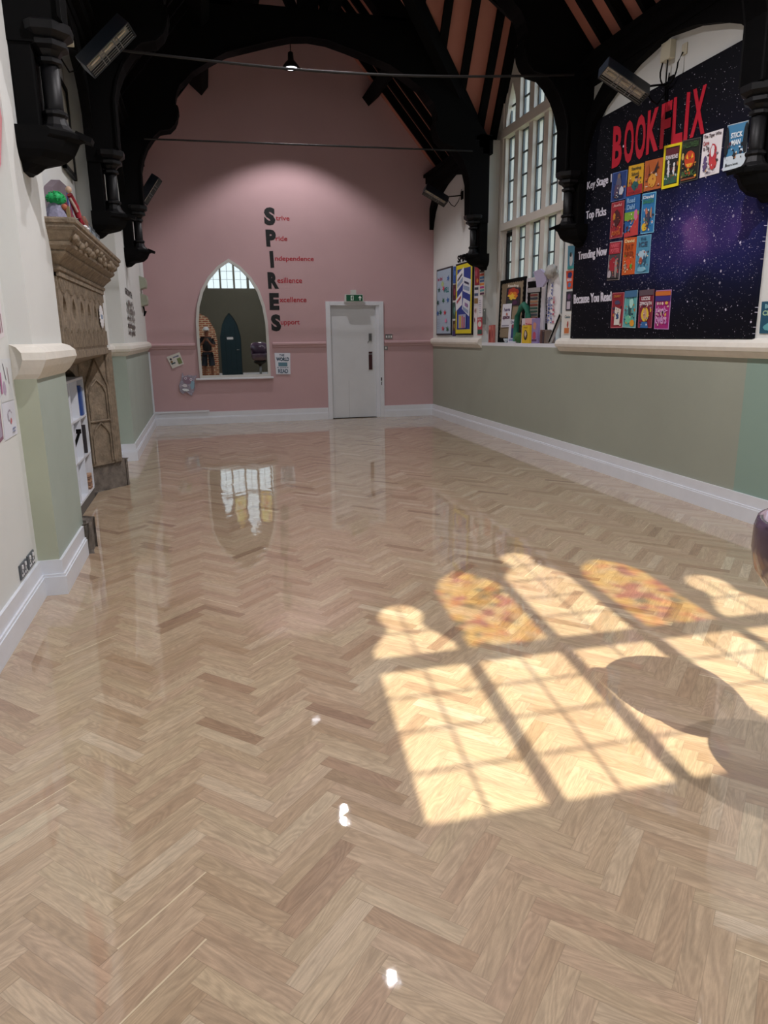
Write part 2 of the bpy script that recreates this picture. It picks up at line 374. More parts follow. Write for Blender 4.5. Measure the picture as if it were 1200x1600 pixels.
# floor: herringbone blocks as one mesh
def make_floor():
    Lp, Wp = .311, .0575
    e1 = Vector((1, 1)) / math.sqrt(2); e2 = Vector((-1, 1)) / math.sqrt(2)
    ox, oy = -.315, 1.93
    xs0, xs1, ys0, ys1 = -1.55, XR, YR, YB
    vs, fs, uvg, uve, cols = [], [], [], [], []
    def clip(poly):
        for ax, val, sg in ((0, xs0, 1), (0, xs1, -1), (1, ys0, 1), (1, ys1, -1)):
            out = []
            for i in range(len(poly)):
                a, b = poly[i], poly[(i + 1) % len(poly)]
                da, db = (a[0][ax] - val) * sg, (b[0][ax] - val) * sg
                if da >= 0: out.append(a)
                if (da >= 0) != (db >= 0):
                    t = da / (da - db); out.append((a[0].lerp(b[0], t), a[1].lerp(b[1], t)))
            poly = out
            if len(poly) < 3: return None
        return poly
    r = random.Random(3)
    for j in range(-6, 16):
        for k in range(-60, 260):
            for typ in (0, 1):
                if typ == 0: o = (k * Wp + j * Lp, k * Wp - j * Lp); su, sv = Lp, Wp
                else: o = (k * Wp + Lp + j * Lp, k * Wp + Wp - Lp - j * Lp); su, sv = Wp, Lp
                c = []
                for a, b in ((0, 0), (1, 0), (1, 1), (0, 1)):
                    p = e1 * (o[0] + a * su) + e2 * (o[1] + b * sv) + Vector((ox, oy))
                    l = Vector((a * su, b * sv)) if typ == 0 else Vector((b * sv, a * su))   # (along, across)
                    c.append((p, l))
                if max(p.x for p, _ in c) < xs0 or min(p.x for p, _ in c) > xs1 or max(p.y for p, _ in c) < ys0 or min(p.y for p, _ in c) > ys1: continue
                c = clip(c)
                if not c: continue
                # split across the width & length into a 2x2 fan about the centre so edge distances interpolate
                off = (r.uniform(0, 40), r.uniform(0, 40)); tone = (min(1, max(0, r.gauss(.5, .2))), r.random(), r.random()); flip = r.random() < .5; sh, cv = r.gauss(0, .05), r.gauss(0, .12)
                ta, tb = r.gauss(0, .0011), r.gauss(0, .0024)
                cutsu = [0, .02, Lp - .02, Lp]; cutsv = [0, Wp / 2, Wp]
                for iu in range(3):
                    for iv in range(2):
                        pl = c
                        for ax, val, sg in ((0, cutsu[iu], 1), (0, cutsu[iu + 1], -1), (1, cutsv[iv], 1), (1, cutsv[iv + 1], -1)):
                            out = []
                            for i in range(len(pl)):
                                a, b = pl[i], pl[(i + 1) % len(pl)]
                                da, db = (a[1][ax] - val) * sg, (b[1][ax] - val) * sg
                                if da >= -1e-9: out.append(a)
                                if (da > 1e-9 and db < -1e-9) or (da < -1e-9 and db > 1e-9):
                                    t = da / (da - db); out.append((a[0].lerp(b[0], t), a[1].lerp(b[1], t)))
                            pl = out
                            if len(pl) < 3: break
                        if len(pl) < 3: continue
                        b0 = len(vs)
                        for p, l in pl:
                            vs.append((p.x, p.y, (l.x - Lp / 2) * ta + (l.y - Wp / 2) * tb))
                            uvg.append((l.x + off[0], (l.y if not flip else -l.y) + l.x * sh + off[1]))
                            du = (min(l.x, Lp - l.x) if iu != 1 else .02); uve.append((du, min(l.y, Wp - l.y)))
                        fs.append(list(range(b0, len(vs)))); cols += [tone if iv == 0 else (tone[0], tone[1], 0)] * len(pl)
    me = bpy.data.meshes.new('floor'); me.from_pydata(vs, [], fs); me.materials.append(OAK)
    me.uv_layers.new(name='grain'); me.uv_layers.new(name='edge'); me.color_attributes.new('tone', 'FLOAT_COLOR', 'CORNER'); a, e, ca = me.uv_layers['grain'], me.uv_layers['edge'], me.color_attributes['tone']
    n = len(me.loops); vi = [0] * n; me.loops.foreach_get('vertex_index', vi)
    a.data.foreach_set('uv', [x for i in vi for x in uvg[i]]); e.data.foreach_set('uv', [x for i in vi for x in uve[i]])
    ca.data.foreach_set('color', [x for i in vi for x in (*cols[i], 1.0)])
    ob = bpy.data.objects.new('floor', me); C.objects.link(ob); ob['kind'] = 'structure'
    s = MB(); s.box(-1.9, 4.7, YR - .3, YB + .3, -.2, -.003, mat('subfloor', '#6b5c4c', .9)); struct(s, 'subfloor')
make_floor()

# left wall (pier / fireplace recess / far run)
LP = -.93; LN = -1.05; LF = -1.10
def wl():
    s = MB(); o = -1.9
    s.box(o, LN, YR - .3, 4.45, 0, 4.3, CREAM)                       # near run, plain cream
    for z0, z1, m in ((0, 1.33, mat('pale_sage', '#a6b2a8', .55, var=.05, vscale=2, bump=.2, bscale=7)), (1.33, 4.3, CREAM)):
        s.box(o, LP, 4.45, 5.33, z0, z1, m)                          # pier
        s.box(o, LF, 7.83, 9.4, z0, z1, m)
        s.box(o, LP, 9.4, YB, z0, z1, m)
    s.box(o, LN - .02, 5.33, 7.72, 2.2, 4.3, CREAM)
    s.box(o, LP, 7.72, 7.95, 1.42, 4.3, CREAM)
    s.box(o, -1.5, 5.33, 7.83, 0, 2.2, STONED)                        # back of the chimney recess
    # green paint face of the pier towards the camera
    s.box(LN, LP, 4.447, 4.45, 0, 1.33, mat('pier_green', '#b0b6a2', .6, var=.04, vscale=3, bump=.15, bscale=8))
    struct(s, 'wall_left')
wl()
s = MB(); f = lambda u, v, t: (u, 4.446 - t, v)
s.prism([(-1.05, 2.2), (-.97, 2.40), (-.937, 2.62), (-.95, 2.82), (-.962, 2.98), (-1.05, 3.3)], f, 0, .004, mat('pink_patch', '#d9939a', .7))
struct(s, 'trim_9')

# right wall
def gable(y): return 4.25 + (1.5 - abs(y - 9.4)) * 1.8
def wr():
    s = MB(); o = 4.75
    s.box(XR, o, 4.93, 8.08, 0, 1.33, GREEN); s.box(XR, o, 8.08, YB, 0, 1.33, GREEN); s.box(XR, o, YR - .3, 4.93, 0, 1.33, TEAL)
    s.box(XR, o, 10.68, YB, 1.33, 4.25, CREAM); s.box(XR, o, 3.0, 8.08, 1.33, 4.25, CREAM)
    s.box(XR, o, YR - .3, .4, 1.33, 4.25, CREAM); s.box(XR, o, .4, 3.0, 3.9, 4.25, CREAM)
    s.box(XR, 4.47, 8.08, 10.68, 1.33, 1.375, WHITE)                  # sill board of the big window
    s.box(XR, 4.47, .4, 3.0, 1.33, 1.375, WHITE)
    s.box(4.6, o, 8.08, 10.68, 1.33, 1.372, WHITE)
    struct(s, 'wall_right')
wr()

# far (pink) wall with gable, and rear wall
RS = 1.157
def roofz(x): return 4.24 + RS * (2.56 - abs(x - CX))
def wb():
    s = MB(); f = lambda u, v, t: (u, YB + t, v)
    dx0, dx1, dz = 2.20, 3.19, 2.06
    P = lambda poly: s.prism(poly, f, 0, .3, PINK)
    P([(-1.9, -.05), (dx0, -.05), (dx0, 4.3), (-1.9, 4.3)])
    P([(dx1, -.05), (4.75, -.05), (4.75, 4.3), (dx1, 4.3)])
    P([(dx0, dz), (dx1, dz), (dx1, 4.3), (dx0, 4.3)])
    P([(-1.9, 4.3), (4.75, 4.3), (CX, roofz(CX) + .9)])
    struct(s, 'wall_back')
wb()
# rear gable wall with 5-light window
W5 = [(.29, .705), (.77, 1.185), (1.255, 1.665), (1.755, 2.175), (2.24, 2.66)]
TE = 1.05
def zf(yf): return (yf + 1.2) * TE
Z0, Z1, Z2 = zf(1.86), zf(2.93), zf(3.06)
heads = {}
def head_poly(i):
    x0, x1 = W5[i]; c = (x0 + x1) / 2
    if i in (0, 4):
        return [(x0, zf(3.06)), (x0, zf(3.17)), (x0 + .03, zf(3.24)), (c - .13, zf(3.34)), (c - .095, zf(3.42)), (c - .12, zf(3.5)), (c - .125, zf(3.6)), (c - .08, zf(3.7)), (c, zf(3.745)),
                (c + .08, zf(3.7)), (c + .125, zf(3.6)), (c + .12, zf(3.5)), (c + .095, zf(3.42)), (c + .13, zf(3.34)), (x1 - .03, zf(3.24)), (x1, zf(3.17)), (x1, zf(3.06))]
    if i == 2:
        return [(x0, zf(3.06)), (x0, zf(3.98)), (x0 + .04, zf(4.08)), (c - .1, zf(4.18)), (c - .09, zf(4.24)), (c - .11, zf(4.32)), (c - .1, zf(4.42)), (c, zf(4.5)),
                (c + .1, zf(4.42)), (c + .11, zf(4.32)), (c + .09, zf(4.24)), (c + .1, zf(4.18)), (x1 - .04, zf(4.08)), (x1, zf(3.98)), (x1, zf(3.06))]
    return [(x0, zf(3.06)), (x0, zf(3.9)), (x0 + .07, zf(4.08)), (c, zf(4.22)), (x1 - .07, zf(4.08)), (x1, zf(3.9)), (x1, zf(3.06))]
def wrear():
    s = MB(); f = lambda u, v, t: (u, YR - t, v); m = REARP
    P = lambda poly, mm=m: s.prism(poly, f, 0, .035, mm)
    xa, xb = W5[0][0], W5[4][1]
    P([(-1.9, -.05), (.60, -.05), (.60, Z0), (-1.9, Z0)]); P([(1.35, -.05), (4.75, -.05), (4.75, Z0), (1.35, Z0)])
    P([(.60, 1.5), (.70, 1.95), (.83, 2.2), (.975, 2.36), (1.12, 2.2), (1.25, 1.95), (1.35, 1.5), (1.35, Z0), (.60, Z0)])
    top = 6.4
    P([(-1.9, Z0), (xa, Z0), (xa, top), (-1.9, top)]); P([(xb, Z0), (4.75, Z0), (4.75, top), (xb, top)])
    P([(-1.9, top), (4.75, top), (CX, 8.1 + 1.9)])
    for i in range(5):
        x0, x1 = W5[i]
        P([(x0, Z1), (x1, Z1), (x1, Z2), (x0, Z2)])
        hp = head_poly(i)
        P([(x0, top)] + hp[1:-1] + [(x1, top)]) if False else None
        c = len(hp) // 2
        P(hp[1:c + 1] + [(hp[c][0], top), (x0, top)]); P([(x1, top), (hp[c][0], top)] + hp[c:-1])
        if i < 4: P([(x1, Z0), (W5[i + 1][0], Z0), (W5[i + 1][0], top), (x1, top)])
    struct(s, 'wall_rear')
    w = thing('window_2', (CX, YR, Z0), kind='structure')
    for i in range(5):
        x0, x1 = W5[i]
        g = MB(); g.prism([(x0, Z0), (x1, Z0), (x1, Z1), (x0, Z1)], f, .014, .018, GLASS); pn = part(g, 'pane', w)
        g = MB(); hp = head_poly(i); g.prism(hp, f, .014, .018, STAINED if i in (1, 3) else GLASS); part(g, 'pane', w)
        b = MB(); c = (x0 + x1) / 2
        b.box(c - .007, c + .007, YR - .030, YR - .020, Z0, Z1, LEAD)
        for k in (1, 2, 3): z = Z0 + (Z1 - Z0) * (k / 4 + .02); b.box(x0, x1, YR - .030, YR - .020, z - .006, z + .006, LEAD)
        if i == 2 or i in (0, 4):
            zt = head_poly(i)[len(hp) // 2][1]
            b.box(c - .006, c + .006, YR - .030, YR - .020, Z2, zt, LEAD)
            z = Z2 + .3
            while z < zt - .2: b.box(x0 + .02, x1 - .02, YR - .030, YR - .020, z - .006, z + .006, LEAD); z += .3
        part(b, 'glazing_bar', w)
wrear()
# brick pier behind the photographer
s = MB(); f = lambda u, v, t: (u, YR + t, v)
s.prism([(-.55, 0), (.50, 0), (.50, 1.35), (.44, 1.75), (.2, 2.2), (-.1, 2.35), (-.4, 2.2), (-.55, 2.05)], f, 0, .05, BRICK)
struct(s, 'wall_rear_brick')
# teal pointed door
d = thing('door_2', (.975, YR, 0), kind='structure')
arch2 = [(.595, -.04), (1.355, -.04), (1.355, 1.5), (1.255, 1.96), (1.125, 2.21), (.975, 2.37), (.825, 2.21), (.695, 1.96), (.595, 1.5)]
s = MB(); s.prism(arch2, lambda u, v, t: (u, YR - .036 - t, v), 0, .05, mat('teal_door', '#16323c', .45))
for k in range(4): s.box(.61 + .18 * k + .178, .61 + .18 * k + .182, YR - .037, YR - .034, 0, 1.9, BLACK)
part(s, 'door_leaf', d)
s = MB(); s.box(.85, 1.07, YR - .036, YR - .03, 1.42, 1.5, PAPER); part(s, 'notice', d)
s = MB(); s.tube([(1.27, YR - .055, 1.05), (1.27, YR - .01, 1.05), (1.18, YR - .01, 1.05)], .01, METAL); part(s, 'door_handle', d)

# ceiling: pink boarding between rafters (main roof + dormer)
def ceil():
    s = MB(); m = ROOFP
    def rp(x, y, up=.13): return (x, y, roofz(x) + up)
    ya, yb = YR - .3, YB + .3
    # left slope
    s.flat([rp(-1.9, ya), rp(CX, ya), rp(CX, yb), rp(-1.9, yb)], m)
    # right slope around the dormer: foot points (4.19, 7.9/10.9), apex where ridge meets
    ax = CX + 2.56 - (6.95 - 4.25) / RS; a = (ax, 9.4, 6.95)
    f1 = (XR, 7.9, 4.37); f2 = (XR, 10.9, 4.37)
    s.flat([rp(CX, ya), rp(4.9, ya), (4.9, 7.9, roofz(4.9) + .13), f1, a, rp(CX, 9.4)], m)
    s.flat([rp(CX, 9.4), a, f2, (4.9, 10.9, roofz(4.9) + .13), rp(4.9, yb), rp(CX, yb)], m)
    # dormer slopes
    s.flat([f2, a, (4.8, 9.4, 6.95), (4.8, 10.9, 4.25)], m); s.flat([f1, (4.8, 7.9, 4.25), (4.8, 9.4, 6.95), a], m)
    struct(s, 'ceiling')
ceil()

# rafters
def rafter(p, q, label, group, w=.055, h=.13):
    s = MB(); s.beam(p, q, w, h, BLACK); s.build('rafter', None, None, label=label, cat='rafter', group=group)
def rafters():
    y = .45
    while y < 13.0:
        for side in (-1, 1):
            xe = CX + side * 2.6; xr = CX + side * .05
            dz = .055
            lab = 'black rafter sloping up the left side of the pink roof' if side < 0 else 'black rafter sloping up the right side of the pink roof'
            grp = 'rafters of the left roof slope' if side < 0 else 'rafters of the right roof slope'
            if side > 0 and 7.9 < y < 10.9:
                # jack rafter from valley up
                t = (1.5 - abs(y - 9.4)) / 1.5
                xe = XR - t * (XR - (CX + 2.56 - 2.7 / RS))
                if xe < CX + .3: continue
            a = (xe, y, roofz(xe) + dz); b = (xr, y, roofz(xr) + dz)
            rafter(a, b, lab, grp)
        y += .36
    # dormer rafters (run up the dormer slopes)
    for sg in (-1, 1):
        x = 4.15
        while x > 2.2:
            t = (XR - x) / (XR - (CX + 2.56 - 2.7 / RS)); t = max(0, min(1, t))
            y0 = 9.4 + sg * 1.5 * (1 - t); z0 = 4.3 + 2.65 * t
            s = MB(); s.beam((x, y0, z0 - .02), (x, 9.4, 6.88), .055, .11, BLACK, up=(1, 0, 0))
            s.build('rafter', None, None, label='black rafter on the %s slope of the pink dormer ceiling over the tall window' % ('far' if sg > 0 else 'near'), cat='rafter', group='rafters of the dormer, %s slope' % ('far' if sg > 0 else 'near'))
            x -= .37
        ax = CX + 2.56 - 2.7 / RS
        s = MB(); s.beam((XR + .02, 9.4 + sg * 1.5, 4.25), (ax, 9.4, 6.88), .16, .2, BLACK)
        s.build('valley_rafter', None, None, label='thick black valley rafter at the %s side of the dormer' % ('far' if sg > 0 else 'near'), cat='rafter')
        s = MB(); s.beam((4.40, 9.4 + sg * 1.5, 4.23), (4.40, 9.4, 6.9), .09, .14, BLACK, up=(1, 0, 0))
        s.build('gable_rafter', None, None, label='black rafter against the %s edge of the window gable' % ('far' if sg > 0 else 'near'), cat='rafter')
rafters()

# purlins & plates
for side in (-1, 1):
    nm = 'left' if side < 0 else 'right'
    for d0, lo in ((1.42, 'lower'), (.62, 'upper')):
        x = CX + side * d0
        segs = [(YR, YB)] if (side < 0 or True) else []
        if side > 0: segs = [(YR, 8.35 if d0 > 1 else 8.9), (10.45 if d0 > 1 else 9.9, YB)]
        for n_, (a, b) in enumerate(segs):
            s = MB(); z = roofz(x) - .12
            s.beam((x, a, z), (x, b, z), .17, .24, BLACK, up=(side * math.sin(math.atan(RS)), 0, math.cos(math.atan(RS))))
            s.build('purlin', None, None, label='%s black purlin of the %s roof slope%s' % (lo, nm, '' if side < 0 else (', camera side of the dormer' if n_ == 0 else ', beyond the dormer')), cat='purlin')
    xs = XR if side > 0 else LP
    segs = [(YR, YB)] if side < 0 else [(YR, 8.05), (10.5, YB)]
    for n_, (a, b) in enumerate(segs):
        s = MB(); x0 = xs - side * .16; x1 = xs + side * .05
        s.box(min(x0, x1), max(x0, x1), a, b, 4.10, 4.27, BLACK)
        x0 = xs - side * .10; s.box(min(x0, x1), max(x0, x1), a, b, 4.02, 4.10, BLACK)
        x0 = xs - side * .20; s.box(min(x0, x1), max(x0, x1), a, b, 4.20, 4.25, BLACK)
        s.build('wall_plate', None, None, label='moulded black wall plate atop the %s wall%s' % (nm, '' if side < 0 else (' on the camera side of the tall window' if n_ == 0 else ' beyond the tall window')), cat='beam')

# trusses
HALF = [(2.265, 3.2), (2.26, 3.62), (2.22, 3.77), (2.16, 3.90), (2.07, 4.02), (1.99, 4.09), (1.86, 4.115), (1.79, 4.18), (1.755, 4.25), (1.745, 4.30), (1.73, 4.34), (1.735, 4.38), (1.77, 4.40),
        (1.765, 4.47), (1.74, 4.56), (1.70, 4.64), (1.63, 4.70), (1.53, 4.80), (1.32, 4.93), (1.09, 5.055), (.85, 5.125), (.5, 5.225), (.24, 5.29), (0, 5.31)]
def truss(Y, lab, full=True):
    t = thing('roof_truss', (CX, Y, 2.43), label=lab, cat='truss')
    for sd in (-1, 1):
        f = lambda u, v, w: (CX + sd * u, Y + w, v)
        W = XR - CX                       # wall distance
        # arch brace board
        out = [(0, 5.64), (W - (5.64 - 4.2) / RS, 5.64), (W, 4.22), (W, 3.2)]
        s = MB(); s.prism(HALF + out, f, -.1, .1, BLACK)
        # raised rib along the soffit
        for i in range(len(HALF) - 1):
            a, b = Vector((*HALF[i], 0)), Vector((*HALF[i + 1], 0))
            dd = (b - a).normalized(); nrm = Vector((dd.y, -dd.x, 0)) * .02
            if (a - b).length < .03: continue
            s.prism([(a.x, a.y), (b.x, b.y), (b.x + abs(nrm.x), b.y + .02), (a.x + abs(nrm.x), a.y + .02)], f, -.12, .12, BLACK)
        part(s, 'arch_brace', t)
        s = MB(); s.prism([(W - (5.6 - 4.2) / RS, 5.6), (W - (5.6 - 4.2) / RS - .34, 5.6), (0, roofz(CX) - .42), (0, roofz(CX) + .02)], f, -.1, .1, BLACK)
        part(s, 'principal_rafter', t)
        s = MB(); s.prism([(.13, 5.64), (.25, 5.64), (.55, 6.25), (.62, 6.5), (.5, 6.5), (.42, 6.28)], f, -.07, .07, BLACK); part(s, 'strut', t)
        # wall post
        s = MB(); x = CX + sd * W; xi = x - sd * .125
        s.box(min(x, xi), max(x, xi), Y - .09, Y + .09, 2.55, 3.4, BLACK)
        part(s, 'wall_post', t, bevel=.012)
        # colonnette with cap and base
        c = (x - sd * .19, Y, 0)
        s = MB()
        s.lathe(c, [(.054, 2.74), (.052, 2.8), (.052, 3.02)], BLACKG, 16); col_ = part(s, 'colonnette', t)
        s = MB(); s.lathe(c, [(.05, 3.0), (.075, 3.01), (.075, 3.03), (.055, 3.04), (.08, 3.07), (.115, 3.085), (.115, 3.11), (.10, 3.12), (.145, 3.15), (.15, 3.19), (.135, 3.2)], BLACKG, 8, smooth=False, phase=PI / 8)
        s.box(min(x, c[0]), max(x, c[0]), Y - .10, Y + .10, 3.09, 3.2, BLACK); part(s, 'capital', t)
        s = MB(); s.lathe(c, [(.11, 2.62), (.105, 2.66), (.075, 2.69), (.06, 2.73), (.072, 2.745), (.072, 2.76), (.05, 2.775)], BLACKG, 12, smooth=False)
        part(s, 'column_base', t)
        # corbel: half bowl under a moulded slab with a pointed tip
        s = MB(); prof = [(.04, 2.43), (.07, 2.45), (.1, 2.475), (.15, 2.485), (.21, 2.50), (.255, 2.535), (.275, 2.57), (.29, 2.60), (.325, 2.615), (.33, 2.64), (.30, 2.655)]
        rings = []
        for r_, z in prof:
            hw = .04 + .1 * min(1, (r_ - .02) / .25)
            rings.append([(x, Y - hw - .03, z), (x - sd * r_ * .55, Y - hw - .03, z), (x - sd * r_ * .85, Y - hw * .75, z), (x - sd * (r_ + .02), Y, z), (x - sd * r_ * .85, Y + hw * .75, z), (x - sd * r_ * .55, Y + hw + .03, z), (x, Y + hw + .03, z)])
        vs = [p for r_ in rings for p in r_]; n = 7; fs = []
        for i in range(len(rings) - 1):
            for k in range(n - 1): fs.append((i * n + k, i * n + k + 1, (i + 1) * n + k + 1, (i + 1) * n + k))
        fs.append(tuple(range(n))); fs.append(tuple((len(rings) - 1) * n + k for k in range(n)))
        s.add(vs, fs, BLACK)
        s.prism([(x - sd * .28, 2.63), (x - sd * .375, 2.605), (x - sd * .385, 2.63), (x - sd * .3, 2.665)], lambda u, v, w: (u, Y + w, v), -.05, .05, BLACK)
        part(s, 'corbel', t)
    s = MB(); s.box(CX - .13, CX + .13, Y - .08, Y + .08, 5.6, roofz(CX), BLACK); part(s, 'king_post', t)
    for yy in (-.115, .115):
        pass
truss(10.6, 'far black timber truss with cusped arch, nearest the pink wall')
truss(7.69, 'middle black timber truss, between the tall window and the starry board')
truss(4.85, 'near black timber truss whose left post stands on the corner pier')
truss(1.95, 'black timber truss above the sunlit floor, nearest the camera')

# tie cables
def cable(Y, z0, sag, lab):
    s = MB(); pts = [(LP + .37 + (XR - .28 - LP - .37) * i / 16, Y, z0 - sag * math.sin(PI * i / 16) + (.09 if Y < 9 else .05) * i / 16) for i in range(17)]
    s.tube(pts, .012 if Y < 9 else .011, mat('cable', '#0d0b0b', .6)); s.build('tie_cable', None, None, label=lab, cat='cable')
cable(7.52, 4.0, .09, 'dark cable sagging across the hall in front of the middle truss')
cable(10.45, 3.98, .0, 'straight dark tie rod across the hall below the far arch')

# wall arches (longitudinal braces)
def wall_arch(y0, y1, side, lab):
    s = MB(); x = XR - .005 if side > 0 else LP + .005; xi = x - side * .08
    yc = (y0 + y1) / 2; h = (y1 - y0) / 2
    prof = [(1, 3.34), (.965, 3.46), (.88, 3.63), (.76, 3.75), (.58, 3.85), (.33, 3.95), (0, 4.02)]
    for sg in (-1, 1):
        inn = [(yc + sg * h * a, z) for a, z in prof]
        outp = [(yc, 4.14), (yc + sg * h * .33, 4.14), (yc + sg * h * .55, 4.10), (yc + sg * h * .72, 3.98), (yc + sg * h * .9, 3.82), (yc + sg * h, 3.7)]
        s.prism(inn + outp, lambda u, v, w: (xi + (x - xi) * w, u, v), 0, 1, BLACK)
    s.build('wall_arch', None, None, label=lab, cat='arch')
wall_arch(4.96, 7.60, 1, 'black arched brace on the right wall over the starry board')
wall_arch(2.06, 4.74, 1, 'black arched brace on the right wall nearest the camera')
wall_arch(4.96, 7.60, -1, 'black arched brace on the left wall over the stone chimneypiece')
wall_arch(7.76, 10.49, -1, 'black arched brace on the left wall between middle and far truss')
wall_arch(2.06, 4.74, -1, 'black arched brace on the left wall nearest the camera')
wall_arch(10.71, 13.12, 1, 'black arched brace on the right wall beside the pink wall')
wall_arch(10.71, 13.12, -1, 'black arched brace on the left wall beside the pink wall')

# baseboards
def baseboard(name, pts, side):
    """pts: plan polyline of wall faces; thickness to +normal (left-hand normal * side)"""
    s = MB()
    for (z0, z1, t) in ((0, .115, .032), (.115, .13, .026), (.13, .215, .016)):
        n = len(pts); off = []
        for i in range(n):
            a = Vector(pts[max(i - 1, 0)]); b = Vector(pts[i]); c = Vector(pts[min(i + 1, n - 1)])
            d1 = (b - a).normalized() if i > 0 else (c - b).normalized(); d2 = (c - b).normalized() if i < n - 1 else d1
            n1 = Vector((-d1.y, d1.x)) * side; n2 = Vector((-d2.y, d2.x)) * side
            m = (n1 + n2) / (1 + n1.dot(n2)); off.append(b + m * t)
        poly = [tuple(p) for p in pts] + [tuple(p) for p in reversed(off)]
        s.prism(poly, lambda u, v, w: (u, v, w), z0, z1, WHITE)
    struct(s, name)
baseboard('baseboard_left', [(LN, YR), (LN, 4.45), (LP, 4.45), (LP, 5.25)], -1)
baseboard('baseboard_left.001', [(LF, 8.0), (LF, 9.4), (LP, 9.4), (LP, YB)], -1)
baseboard('baseboard_back', [(LP, YB), (2.16, YB)], -1)
baseboard('baseboard_back.001', [(3.23, YB), (XR, YB)], -1)
baseboard('baseboard_right', [(XR, YB), (XR, YR)], -1)
baseboard('baseboard_rear', [(.6, YR), (LN, YR)], -1)
baseboard('baseboard_rear.001', [(XR, YR), (1.36, YR)], -1)

# dado mouldings: profile (offset, z)
def dado(name, pts, prof, m, side=-1):
    s = MB(); rings = []
    n = len(pts)
    for i in range(n):
        a = Vector(pts[max(i - 1, 0)]); b = Vector(pts[i]); c = Vector(pts[min(i + 1, n - 1)])
        d1 = (b - a).normalized() if i > 0 else (c - b).normalized(); d2 = (c - b).normalized() if i < n - 1 else d1
        n1 = Vector((-d1.y, d1.x)) * side; n2 = Vector((-d2.y, d2.x)) * side; mm = (n1 + n2) / (1 + n1.dot(n2))
        rings.append([(b.x + mm.x * o, b.y + mm.y * o, z) for o, z in prof])
    k = len(prof); vs = [p for r_ in rings for p in r_]; fs = []
    for i in range(n - 1):
        for j in range(k): fs.append((i * k + j, i * k + (j + 1) % k, (i + 1) * k + (j + 1) % k, (i + 1) * k + j))
    fs.append(tuple(range(k))); fs.append(tuple((n - 1) * k + j for j in reversed(range(k))))
    s.add(vs, fs, m); struct(s, name)
DP = [(0, 1.29), (.02, 1.31), (.035, 1.335), (.06, 1.345), (.07, 1.375), (.06, 1.41), (.035, 1.43), (0, 1.445)]
dado('trim_1', [(LN, 4.44), (LN, 4.45), (LP, 4.45), (LP, 5.33), (LN, 5.33)], [(0, 1.28), (.03, 1.31), (.055, 1.35), (.075, 1.39), (.07, 1.43), (.04, 1.46), (0, 1.475)], DADO)
dado('trim_2', [(LF, 7.86), (LF, 9.4), (LP, 9.4), (LP, 13.13)], DP, DADO)
dado('trim_3', [(XR, 13.13), (XR, 10.66)], DP, DADO)
dado('trim_4', [(XR, 8.1), (XR, YR)], DP, DADO)
PP = [(0, 1.30), (.02, 1.315), (.03, 1.345), (.05, 1.36), (.05, 1.385), (.03, 1.40), (0, 1.405)]
PINKT = PINK
dado('trim_5', [(LP, YB), (-.14, YB)], PP, PINKT); dado('trim_6', [(1.19, YB), (2.15, YB)], PP, PINKT); dado('trim_7', [(3.24, YB), (XR, YB)], PP, PINKT)
# white conduit in the left corner
s = MB(); s.box(LP + .002, LP + .03, 13.06, 13.09, .2, 1.27, WHITE); s.box(LP + .03, .02, 13.095, 13.12, .215, .245, WHITE); struct(s, 'trim_8')

# ------------------------------------------------------------------ white door
d = thing('door_1', (2.69, YB, 0), kind='structure')
s = MB(); y0 = YB - .025
s.box(2.165, 2.245, y0, YB + .1, 0, 2.10, WHITE); s.box(3.15, 3.23, y0, YB + .1, 0, 2.10, WHITE); s.box(2.245, 3.15, y0, YB + .1, 2.03, 2.10, WHITE)
s.box(3.09, 3.15, YB + .0, YB + .1, 0, 2.03, WHITE)
part(s, 'door_frame', d, bevel=.004)
s = MB(); s.box(2.245, 3.09, YB + .05, YB + .1, .012, 2.03, mat('door_paint', '#d6dade', .4, var=.04, vscale=2))
s.box(2.245, 3.09, YB + .1, YB + .3, 0, 2.06, BLACK)
s.box(2.57, 2.574, YB + .047, YB + .05, .02, .7, mat('crack', '#b0b5b8', .6))
leaf = part(s, 'door_leaf', d)
s = MB(); s.box(2.955, 3.02, YB + .035, YB + .05, .885, 1.16, mat('oxblood', '#3a1218', .4)); s.box(2.955, 3.02, YB + .03, YB + .05, 1.175, 1.21, mat('oxblood', '', .4)); part(s, 'push_plate', leaf, d)
s = MB(); s.box(2.96, 3.015, YB + .03, YB + .05, 1.40, 1.54, METAL)
for i in range(5):
    for j in (0, 1): s.box(2.97 + j * .02, 2.982 + j * .02, YB + .024, YB + .03, 1.42 + i * .023, 1.434 + i * .023, DMETAL)
s.tube([(2.96, YB + .03, 1.40), (2.935, YB + .01, 1.385), (2.935, YB + .01, 1.36)], .007, METAL)
part(s, 'keypad_lock', leaf, d)
s = MB(); s.box(3.165, 3.185, y0 - .006, y0, .68, .74, DMETAL); s.box(3.17, 3.182, y0 - .006, y0, .60, .66, DMETAL); part(s, 'strike_plate', d)

